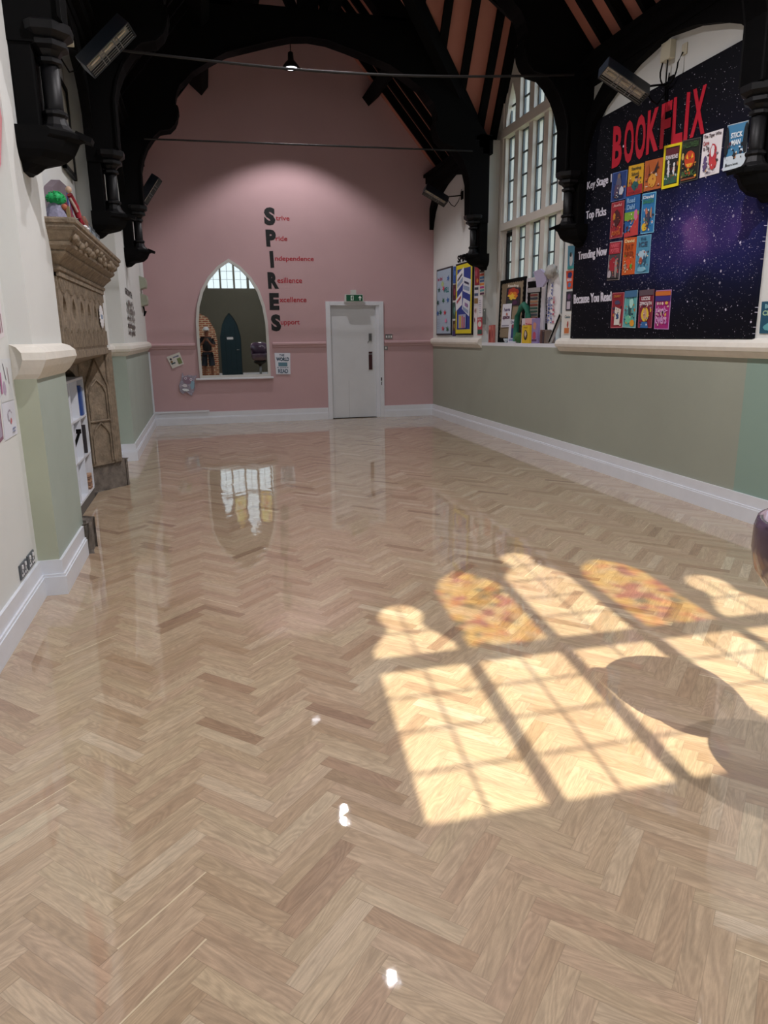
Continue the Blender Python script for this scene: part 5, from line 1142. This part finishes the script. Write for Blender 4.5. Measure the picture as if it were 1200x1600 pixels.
# splayed jambs with blind tracery
for sg, yo in ((1, 0), (-1, 0)):
    def Q(y): return y if sg > 0 else (Y0 + Y1) - y
    s = MB(); poly = [(-.93, Q(7.68)), (-.905, Q(7.70)), (-.905, Q(7.80)), (-1.25, Q(7.80)), (-1.5, Q(7.8)), (-1.5, Q(7.42)), (-1.17, Q(7.42))]
    if sg < 0: poly = [(-1.0, Q(7.62)), (-1.03, Q(7.72)), (-1.5, Q(7.72)), (-1.5, Q(7.42)), (-1.17, Q(7.42))]
    s.prism(poly, lambda u, v, t: (u, v, .27 + t * 1.12), 0, 1, STONE); part(s, 'jamb', cp)
    s = MB(); a = Vector((-1.165, Q(7.415), 0)); b = Vector((-.935, Q(7.675), 0)); nrm = Vector((b.y - a.y, a.x - b.x, 0)).normalized()
    if nrm.x < 0: nrm = -nrm
    nrm = Vector((.75, -.66 * sg, 0))
    def jp(u, z, o=.008 if sg > 0 else -.02): p = a.lerp(b, u) + nrm * o; return (p.x, p.y, z)
    s.tube([jp(.12, .3), jp(.12, 1.05), jp(.5, 1.32), jp(.88, 1.05), jp(.88, .3)], .012, STONE, 6)
    for z0 in (.3, .72):
        z1 = z0 + .36
        s.tube([jp(.2, z0), jp(.2, z1 - .1), jp(.3, z1 - .03), jp(.5, z1 + .03), jp(.7, z1 - .03), jp(.8, z1 - .1), jp(.8, z0)], .010, STONE, 6)
    s.tube([jp(.15, .71), jp(.85, .71)], .012, STONE, 6)
    for u_ in ((.93, 1.0, 1.07) if sg > 0 else ()): s.tube([jp(u_, .28), jp(u_, 1.38)], .016, STONE, 8)
    part(s, 'tracery', cp)
    s = MB(); pz = [(-1.17, Q(7.47)), (-.87, Q(7.80)), (-.87, Q(7.90) if sg > 0 else Q(7.78)), (-1.1, Q(7.90) if sg > 0 else Q(7.78)), (-1.5, Q(7.82)), (-1.5, Q(7.47))]
    if sg < 0: pz = [(-1.17, Q(7.47)), (-.882, Q(7.66)), (-.882, 5.29), (-.93, 5.29), (-.93, 5.34), (-1.5, 5.34), (-1.5, Q(7.47))]
    s.prism(pz, lambda u, v, t: (u, v, t), 0, .27 if sg > 0 else .21, STONEG); part(s, 'plinth', cp, bevel=.02)
s = MB(); s.box(-1.5, -1.13, Y0, Y1 + .1, -.02, .004, mat('slate_hearth', '#4c4844', .5)); part(s, 'hearth', cp)

# white shelf unit in the opening
sh = thing('shelf_unit', (-1.2, 6.55, 0), label='white cube shelving unit standing inside the stone chimneypiece', cat='shelf')
sy0, sy1, sz0, sz1, sx0, sx1 = 5.74, 7.26, .10, 1.16, -1.44, -1.12
s = MB(); tk = .02
s.box(sx0, sx1, sy0, sy1, sz0, sz0 + tk, WHITE); s.box(sx0, sx1, sy0, sy1, sz1 - tk, sz1, WHITE); s.box(sx0, sx1, sy0, sy0 + tk, sz0, sz1, WHITE); s.box(sx0, sx1, sy1 - tk, sy1, sz0, sz1, WHITE); s.box(sx0, sx0 + .01, sy0, sy1, sz0, sz1, WHITE); part(s, 'carcass', sh)
for i in (1, 2): z = sz0 + (sz1 - sz0) * i / 3; s = MB(); s.box(sx0 + .01, sx1, sy0 + tk, sy1 - tk, z - .009, z + .009, WHITE); part(s, 'shelf', sh)
for i in (1, 2, 3): y = sy0 + (sy1 - sy0) * i / 4; s = MB(); s.box(sx0 + .01, sx1, y - .009, y + .009, sz0 + tk, sz1 - tk, WHITE); part(s, 'divider', sh)
s = MB(); s.box(sx0, sx1 - .01, sy0, sy1, .004, sz0, mat('plinth_grey', '#5c5854', .6)); part(s, 'plinth', sh)
cz = lambda i: sz0 + (sz1 - sz0) * i / 3 + .01
eb('box_file', sx0 + .03, sx1 - .002, 7.04, 7.11, cz(2), cz(2) + .27, col('#2c4c90'), 'dark blue box file in the top right cell of the white shelf', 'file', .003)
eb('box_file', sx0 + .03, sx1 - .004, 7.12, 7.18, cz(2), cz(2) + .25, col('#7c94c0'), 'paler blue box file beside the dark blue one on the white shelf', 'file', .003)
eb('black_folder', sx0 + .04, sx1 - .004, 7.08, 7.13, cz(1), cz(1) + .26, col('#2c282c'), 'upright black folder in the middle right cell of the white shelf', 'folder', .002)
s = MB(); s.tube([(-1.2, 6.62, cz(1)), (-1.13, 6.78, cz(1) + .22)], .012, BLACK); s.tube([(-1.13, 6.78, cz(1) + .22), (-1.13, 6.784, cz(1) + .26)], .022, BLACK, 10); s.build('hand_brush', None, None, label='thin black-headed stick leaning in the middle cell of the white shelf', cat='brush')
s = MB()
for i in range(6): s.box(-1.3, -1.124, 7.06, 7.18, cz(0) + i * .026, cz(0) + i * .026 + .02, col('#b08c70' if i % 2 else '#8c6c58'))
s.build('paper_stack', None, None, label='small striped brown stack in the bottom right cell of the white shelf', cat='stack')

# things in the niches and on the mantel
sheet('niche_card', [(-.985, 6.48, 1.79), (-.985, 6.66, 1.79), (-.985, 6.66, 1.61), (-.985, 6.48, 1.61)], NL, '#3c8cb0', [('r', (0, 0, 1, .5), '#a8a0c8'), ('b', (.5, .5, .2, .25, 110), '#dfdcec')], 'blue and lilac card in a niche of the stone frieze', 'card')
s = MB(); sp = []
for i in range(36): a = 2 * PI * i / 36; k_ = 1 if i % 2 else .84; sp.append((7.40 + .13 * k_ * math.cos(a), 1.70 + .105 * k_ * math.sin(a)))
s.prism(sp, lambda u, v, t: (LP + .012 + t, u, v), 0, .006, PAPER); s.box(LP + .018, LP + .0195, 7.34, 7.46, 1.68, 1.72, col('#8ca0b8')); s.build('paper_rosette', None, None, label='white jagged paper rosette at the right end of the stone frieze', cat='rosette')
MZ = 2.262
t = thing('puppet', (-.88, 5.42, MZ), label='handmade figure with a fluffy bright green head on the mantelshelf', cat='figure')
s = MB(); s.lathe((-.89, 5.42, MZ), [(.09, 0), (.075, .04), (.05, .08), (.03, .11)], mat('puppet_cloth', '#8a88a0', .8, var=.3, vscale=35), 9, smooth=False); s.box(-.82, -.80, 5.40, 5.44, MZ, MZ + .09, col('#8c7a50')); part(s, 'body', t)
s = MB(); rr = random.Random(4); GR = mat('green_wool', '#1fae62', .7, var=.3, vscale=40)
s.ball((-.88, 5.43, MZ + .135), .052, GR, (1, 1.5, .75), 16, .7, 2)
for i in range(60):
    a = rr.uniform(0, 2 * PI); b = rr.uniform(-.4, 1.4); dv = Vector((math.cos(a) * math.cos(b), 1.4 * math.sin(a) * math.cos(b), .8 * math.sin(b))); p = Vector((-.88, 5.43, MZ + .135)) + dv * .046
    s.tube([p, p + dv * .016], .005, GR, 4)
part(s, 'hair', t)
s = MB(); s.ball((-.83, 5.41, MZ + .085), .02, col('#b86848'), (1, 1.2, 1), 10); part(s, 'face', t)
s = MB(); s.lathe((-.85, 5.62, MZ), [(.065, 0), (.05, .05), (.025, .11), (.006, .15)], mat('maroon_cloth', '#6c2434', .8, var=.4, vscale=30), 7, smooth=False); s.build('cone_figure', None, None, label='dark red cone-shaped figure right of the green-haired one on the mantelshelf', cat='figure')
s = MB(); s.prism([(5.55, MZ), (5.6, MZ + .16), (5.75, MZ + .27), (6.05, MZ + .37), (6.35, MZ + .38), (6.5, MZ + .33), (6.5, MZ + .16), (6.3, MZ)], lambda u, v, t: (-1.0 + t, u, v), 0, .06, mat('mauve_card', '#6c6068', .8, var=.1)); 
for i, c in enumerate(('#2c4080', '#a8a4b4', '#2c4080', '#8c3040', '#2c3c70')): s.prism([(6.28 + .04 * i, MZ + .18), (6.31 + .04 * i, MZ + .18), (6.33 + .04 * i, MZ + .36), (6.30 + .04 * i, MZ + .37)], lambda u, v, t: (-.94 + t, u, v), 0, .006, col(c))
s.build('house_model', None, None, label='mauve cardboard model with blue stripes at the back of the mantelshelf', cat='model')
t = thing('doll', (-.79, 5.85, MZ), label='slender doll in red clothes with white shoes leaning on the mantelshelf', cat='doll')
RDc = mat('doll_red', '#98182c', .7, var=.3, vscale=50)
s = MB(); s.tube([(-.82, 5.62, MZ + .20), (-.80, 5.68, MZ + .13), (-.79, 5.72, MZ + .07)], .02, RDc, 10, [.018, .024, .02]); s.tube([(-.79, 5.72, MZ + .08), (-.78, 5.75, MZ + .02)], .010, RDc, 8); s.tube([(-.79, 5.72, MZ + .08), (-.77, 5.84, MZ + .02)], .010, RDc, 8); part(s, 'body', t)
s = MB(); s.ball((-.82, 5.595, MZ + .225), .021, col('#c8a890'), (1, 1, 1.1), 12); part(s, 'head', t)
for y, z in ((5.76, .012), (5.87, .012)): s = MB(); s.ball((-.765, y, MZ + z), .02, PAPER, (1.1, 1.5, .6), 10); part(s, 'shoe', t)
for k_ in (-1, 1): s = MB(); s.tube([(-.82, 5.64 + .02 * k_, MZ + .18), (-.80, 5.70 + .05 * k_, MZ + .13), (-.79, 5.74 + .06 * k_, MZ + .10)], .01, col('#c8b4ac'), 6); part(s, 'arm', t)
s = MB(); s.ball((-.80, 6.0, MZ + .06), .04, mat('brown_toy', '#7c5444', .8, var=.4, vscale=40), (.8, 1, 1.5), 10, .4, 6); s.build('toy_figure', None, None, label='small brown lumpy figure right of the red doll on the mantelshelf', cat='figure')
for i, (y0, y1, hh) in enumerate(((6.5, 6.76, .17), (6.78, 7.03, .155), (7.05, 7.3, .145))):
    s = MB(); s.box(-.95, -.85, y0, y1, MZ, MZ + hh, mat('crate_grey', '#3c4448', .7, var=.2, vscale=20)); s.box(-.85, -.845, y0 + .03, y1 - .03, MZ + .03, MZ + hh - .03, col('#7c8890'))
    s.build('crate', None, None, label=['tallest dark grey box on the far half of the mantelshelf', 'middle dark grey box on the far half of the mantelshelf', 'lowest dark grey box at the far end of the mantelshelf'][i], cat='box', group='dark grey boxes on the mantelshelf')

# ------------------------------------------------------------------ pendant lamps
LE = mat('lamp_disc', '#ffffff', .5, emit=6, ecol='#f4f6ff')
for i, y in enumerate((11.8, 9.0, 6.15, 3.3, .4)):
    lab = ['pendant reflector lamp hanging in front of the pink wall', 'pendant reflector lamp hanging level with the tall window', 'pendant reflector lamp hanging level with the starry board', 'pendant reflector lamp over the sunlit floor', 'pendant reflector lamp nearest the rear window'][i]
    z = 5.36; x = 1.54
    t = thing('pendant_lamp', (x, y, z), label=lab, cat='lamp', group='pendant lamps down the middle of the hall')
    s = MB(); s.tube([(x, y, z + .2), (x, y, roofz(x))], .006, BLACK, 6); part(s, 'cord', t)
    s = MB(); s.lathe((x, y, z), [(.13, -.005), (.128, .0), (.115, .03), (.075, .075), (.045, .1), (.04, .2), (.01, .22)], mat('lamp_shell', '#3a3a3e', .35, metal=.6), 20); part(s, 'reflector', t)
    s = MB(); s.lathe((x, y, z - .012), [(.075, 0), (.09, .006), (.085, .012)], LE, 20); part(s, 'light_disc', t)
    l = bpy.data.lights.new('pendant_light', 'SPOT'); l.energy = (190, 110, 190, 400, 400)[i]; l.spot_size = math.radians(112 if i == 0 else 132); l.spot_blend = .35; l.shadow_soft_size = .035; l.color = (1, .95, .97)
    lo = bpy.data.objects.new('pendant_light', l); C.objects.link(lo); lo.parent = t; lo.location = (0, 0, -.04)
# glimpse of a chrome spotlight by the roof, top right
t = thing('roof_spotlight', (4.0, 5.95, 4.3), label='small chrome spotlight under the right roof slope near the top edge', cat='lamp')
s = MB(); s.lathe((3.93, 6.0, 4.36), [(.05, 0), (.045, .02), (.02, .08)], METAL, 14, axis=(.3, .2, 1)); part(s, 'lamp_head', t)
s = MB(); s.tube([(3.95, 6.0, 4.42), (4.0, 6.0, 4.5)], .008, METAL); part(s, 'stem', t)

# ------------------------------------------------------------------ purple chair at the right edge, and an added unseen one
PU = mat('purple_vinyl', '#57475a', .16, spec=.7)
def bar_chair(x, y, rot, lab):
    t = thing('bar_chair', (x, y, 0), label=lab, cat='chair'); t.rotation_euler = (0, 0, rot)
    def lb(mb, name): return mb.build(name, t, (0, 0, 0))
    s = MB(); s.lathe((0, 0, 0), [(.02, .715), (.14, .72), (.215, .75), (.25, .80), (.262, .86), (.262, .93), (.255, .955), (.24, .955), (.235, .88), (.2, .83), (.02, .82)], PU, 36); lb(s, 'seat')
    s = MB(); n = 20; vs = []
    for i in range(n + 1):
        a = PI * (1.08 + .84 * i / n); e_ = abs(i / n - .5) * 2; h = 1.32 - .2 * e_ ** 2.5
        for r_, z in ((.262, .90), (.275, (h + .9) / 2), (.285, h), (.25, h), (.24, (h + .9) / 2), (.235, .90)): vs.append((r_ * math.cos(a), r_ * math.sin(a), z))
    fs = []
    for i in range(n):
        for k in range(6): fs.append((i * 6 + k, i * 6 + (k + 1) % 6, (i + 1) * 6 + (k + 1) % 6, (i + 1) * 6 + k))
    fs += [(0, 1, 2, 3, 4, 5), tuple(n * 6 + k for k in (5, 4, 3, 2, 1, 0))]
    s.add(vs, fs, PU, True); lb(s, 'backrest')
    s = MB(); s.lathe((0, 0, 0), [(.20, .716), (.19, .66), (.12, .62), (.05, .60), (.03, .55)], BLACKG, 24); lb(s, 'seat_pan')
    s = MB(); s.lathe((0, 0, 0), [(.028, .02), (.028, .60)], METAL, 16); lb(s, 'column')
    s = MB(); s.lathe((0, 0, 0), [(.12, .0), (.12, .012), (.06, .03), (.035, .06)], BLACKG, 28); lb(s, 'base')
bar_chair(1.79, 1.60, math.radians(-20), 'purple vinyl tub bar chair cut by the right edge of the photograph')
bar_chair(1.86, .98, math.radians(15), 'second purple tub bar chair, behind the one at the right edge')  # added out of view so its shadow fills the gap in the sun patches

# ------------------------------------------------------------------ photographer (seen only in the mirror)
def skin(name, verts, edges, radii, m, parent, root=0, sub=2):
    me = bpy.data.meshes.new(name); me.from_pydata(verts, edges, []); me.materials.append(m)
    ob = bpy.data.objects.new(name, me); C.objects.link(ob); ob.parent = parent
    ob.modifiers.new('skin', 'SKIN'); ob.modifiers['skin'].use_smooth_shade = True
    sv = me.skin_vertices[0].data
    for i, r_ in enumerate(radii): sv[i].radius = (r_, r_) if not isinstance(r_, tuple) else r_; sv[i].use_root = (i == root)
    sb = ob.modifiers.new('sub', 'SUBSURF'); sb.levels = sub; sb.render_levels = sub
    return ob
SK = mat('skin', '#8f5f4a', .55); SHT = mat('black_tshirt', '#15181d', .8); SHO = mat('navy_shorts', '#141c26', .8)
pr = thing('person', (.12, -.40, 0), label='person in black t-shirt, dark shorts and pale cap, reflected in the mirror', cat='person')
# local coords: facing +Y
V = [(0, 0, .98), (0, 0, 1.12), (0, 0, 1.28), (0, 0, 1.43), (0, .005, 1.52), (0, .02, 1.60), (0, .03, 1.70), (0, .02, 1.79),
     (.17, 0, 1.44), (.25, .03, 1.20), (.14, .25, 1.26), (.04, .31, 1.40),
     (-.17, 0, 1.44), (-.26, .05, 1.21), (-.16, .26, 1.30), (-.08, .31, 1.42),
     (.10, 0, .90), (.12, .02, .50), (.13, 0, .09), (.13, .10, .04), (-.10, 0, .90), (-.13, .02, .50), (-.14, 0, .09), (-.14, .10, .04)]
E_ = [(0, 1), (1, 2), (2, 3), (3, 4), (4, 5), (5, 6), (6, 7), (3, 8), (8, 9), (9, 10), (10, 11), (3, 12), (12, 13), (13, 14), (14, 15), (0, 16), (16, 17), (17, 18), (18, 19), (0, 20), (20, 21), (21, 22), (22, 23)]
Rr = [(.15, .11), (.14, .10), (.16, .11), (.14, .095), .055, .075, .088, .06, .062, .045, .034, .028, .062, .045, .034, .028, .088, .058, .038, .034, .088, .058, .038, .034]
body = skin('body', V, E_, Rr, SK, pr)
def clothes(name, idx, rad, m):
    mp = {k_: i for i, k_ in enumerate(idx)}; ed = [(mp[a], mp[b]) for a, b in E_ if a in mp and b in mp]
    return skin(name, [V[k_] for k_ in idx], ed, rad, m, pr)
V2 = list(V)
clothes('t_shirt', [0, 1, 2, 3, 4, 8, 12], [(.175, .13), (.165, .125), (.18, .13), (.165, .115), .062, .085, .085], SHT)
s = MB()
for sx, a, b in ((1, V[8], V[9]), (-1, V[12], V[13])):
    a, b = Vector(a), Vector(b); s.tube([a, a.lerp(b, .4), a.lerp(b, .8)], .07, SHT, 12, [.078, .074, .078])
s.build('sleeves', pr, (0, 0, 0))
s = MB(); s.tube([(0, 0, 1.0), (0, 0, .92)], .15, SHO, 14, [.17, .175])
for sx in (-1, 1): s.tube([(sx * .09, 0, .96), (sx * .12, .012, .75), (sx * .13, .02, .52)], .1, SHO, 14, [.11, .105, .11])
s.build('shorts', pr, (0, 0, 0))
s = MB(); s.lathe((0, .02, 1.74), [(.105, 0), (.108, .03), (.095, .08), (.06, .115), (.01, .125)], mat('cap_cloth', '#cfd2d4', .8), 18); s.prism([(-.075, .10), (-.05, .17), (0, .19), (.05, .17), (.075, .10)], lambda u, v, t: (u, v, 1.745 + t), 0, .008, mat('cap_cloth', '', .8)); s.build('cap', pr, (0, 0, 0))
s = MB()   # face: eyes, nose, mouth, ears
s.ball((0, .118, 1.675), .014, SK, (.8, 1.2, 1.4), 8)
for sx in (-1, 1): s.ball((sx * .032, .108, 1.70), .010, PAPER, n=8); s.ball((sx * .032, .117, 1.70), .005, BLACK, n=6); s.ball((sx * .09, .03, 1.69), .022, SK, (.4, .8, 1.3), 8)
s.ball((0, .108, 1.64), .018, mat('lips', '#8c4c44', .5), (1.3, .5, .35), 8); s.build('face', pr, (0, 0, 0))
for sx, w in ((1, V[11]), (-1, V[15])):
    s = MB(); w = Vector(w); s.ball(tuple(w + Vector((0, .02, .02))), .034, SK, (.55, 1, 1.25), 12)
    for k_ in range(4):
        b = w + Vector((-.012 * sx, .0, .05 - k_ * .018 + .01)); ln = (.036, .042, .040, .032)[k_]
        s.tube([b, b + Vector((-sx * ln * .6, .03, .004)), b + Vector((-sx * ln, .045, 0)), b + Vector((-sx * ln * 1.1, .03, 0))], .0085, SK, 8, [.0095, .009, .008, .006])
    s.tube([w + Vector((0, .01, .0)), w + Vector((-sx * .02, .03, -.02)), w + Vector((-sx * .045, .025, -.012))], .010, SK, 8, [.012, .010, .008]); s.build('hand', pr, (0, 0, 0))
for sx, f_ in ((1, V[18]), (-1, V[22])): s = MB(); s.ball((f_[0], f_[1] + .05, .035), .05, mat('shoe', '#d8d8d8', .6), (.95, 2.3, .8), 14); s.build('shoe', pr, (0, 0, 0))
# the phone he holds, its lens at the camera
s = MB(); s.box(-.09, .05, -.040, -.032, 1.46, 1.53, BLACKG); s.build('phone', None, None, bevel=.003, label='dark phone held up by the person seen in the mirror', cat='phone')

# outside ground and garden wall so the windows look onto something
s = MB(); s.box(4.8, 40, -20, 40, -1.2, -1.0, mat('lawn', '#5c6c44', .9, var=.2)); s.box(-25, 40, -40, -1.6, -1.2, -1.0, mat('lawn', '', .9)); struct(s, 'ground')
s = MB(); s.box(13, 13.4, -6, 30, -1, 3.2, mat('garden_brick', '#b7a48e', .9, var=.15, vscale=6)); s.build('garden_wall', None, None, label='pale brick wall seen blurred through the tall window', cat='wall')
rr = random.Random(5)
for i, (x, y, h) in enumerate(((10.5, 16, 5.2), (10.8, 20, 6))):
    t = thing('tree', (x, y, -1), label=['green tree outside the tall window, nearer the middle lights', 'green tree outside the tall window, farther along the garden'][i], cat='tree')
    s = MB(); s.tube([(x, y, -1), (x, y, h - 1.5)], .18, mat('bark', '#5a4a3a', .9), 10); part(s, 'trunk', t)
    s = MB()
    for k_ in range(14): s.ball((x + rr.uniform(-1, 1), y + rr.uniform(-1, 1), h - 1 + rr.uniform(-1.4, 1)), .75, mat('leaves', '#47643a', .8, var=.4, vscale=6, bump=1, bscale=8), (1, 1, .8), 12, .6, k_)
    part(s, 'crown', t)

# ------------------------------------------------------------------ light & camera
w = bpy.data.worlds.new('World'); bpy.context.scene.world = w; w.use_nodes = True
nt = w.node_tree; bg = nt.nodes['Background']
tc = nt.nodes.new('ShaderNodeTexCoord'); sp = nt.nodes.new('ShaderNodeSeparateXYZ'); nt.links.new(tc.outputs['Generated'], sp.inputs[0])
cr = nt.nodes.new('ShaderNodeValToRGB'); nt.links.new(sp.outputs[2], cr.inputs[0])
cr.color_ramp.elements[0].position = 0; cr.color_ramp.elements[0].color = (.95, .97, 1, 1); cr.color_ramp.elements[1].position = .7; cr.color_ramp.elements[1].color = (.6, .76, 1, 1)
nt.links.new(cr.outputs[0], bg.inputs[0]); bg.inputs[1].default_value = 2.9
sun = bpy.data.lights.new('sun', 'SUN'); sun.energy = 11.5; sun.angle = math.radians(.42); sun.color = (1, .86, .66)
so = bpy.data.objects.new('sun', sun); C.objects.link(so)
dv = Vector((.095, 1, -TE)).normalized(); so.rotation_euler = dv.to_track_quat('-Z', 'Y').to_euler(); so.location = (0, -6, 9)

cam = bpy.data.cameras.new('camera'); co = bpy.data.objects.new('camera', cam); C.objects.link(co)
cam.sensor_fit = 'HORIZONTAL'; cam.sensor_width = 36; cam.lens = 1113.3 / 1200 * 36; cam.clip_start = .02; cam.clip_end = 200
p_, y_, r_ = .243018579, .239033307, -.0120018254
fw = Vector((math.sin(y_) * math.cos(p_), math.cos(y_) * math.cos(p_), -math.sin(p_))); rt = Vector((math.cos(y_), -math.sin(y_), 0)); up = rt.cross(fw)
RR = math.cos(r_) * rt + math.sin(r_) * up; UU = -math.sin(r_) * rt + math.cos(r_) * up
co.matrix_world = Matrix(((RR.x, UU.x, -fw.x, 0), (RR.y, UU.y, -fw.y, 0), (RR.z, UU.z, -fw.z, 1.5), (0, 0, 0, 1)))
sc_ = bpy.context.scene; sc_.camera = co
vs_ = sc_.view_settings; vs_.view_transform = 'Standard'; vs_.look = 'None'; vs_.gamma = 1; vs_.use_curve_mapping = False; vs_.exposure = -0.08
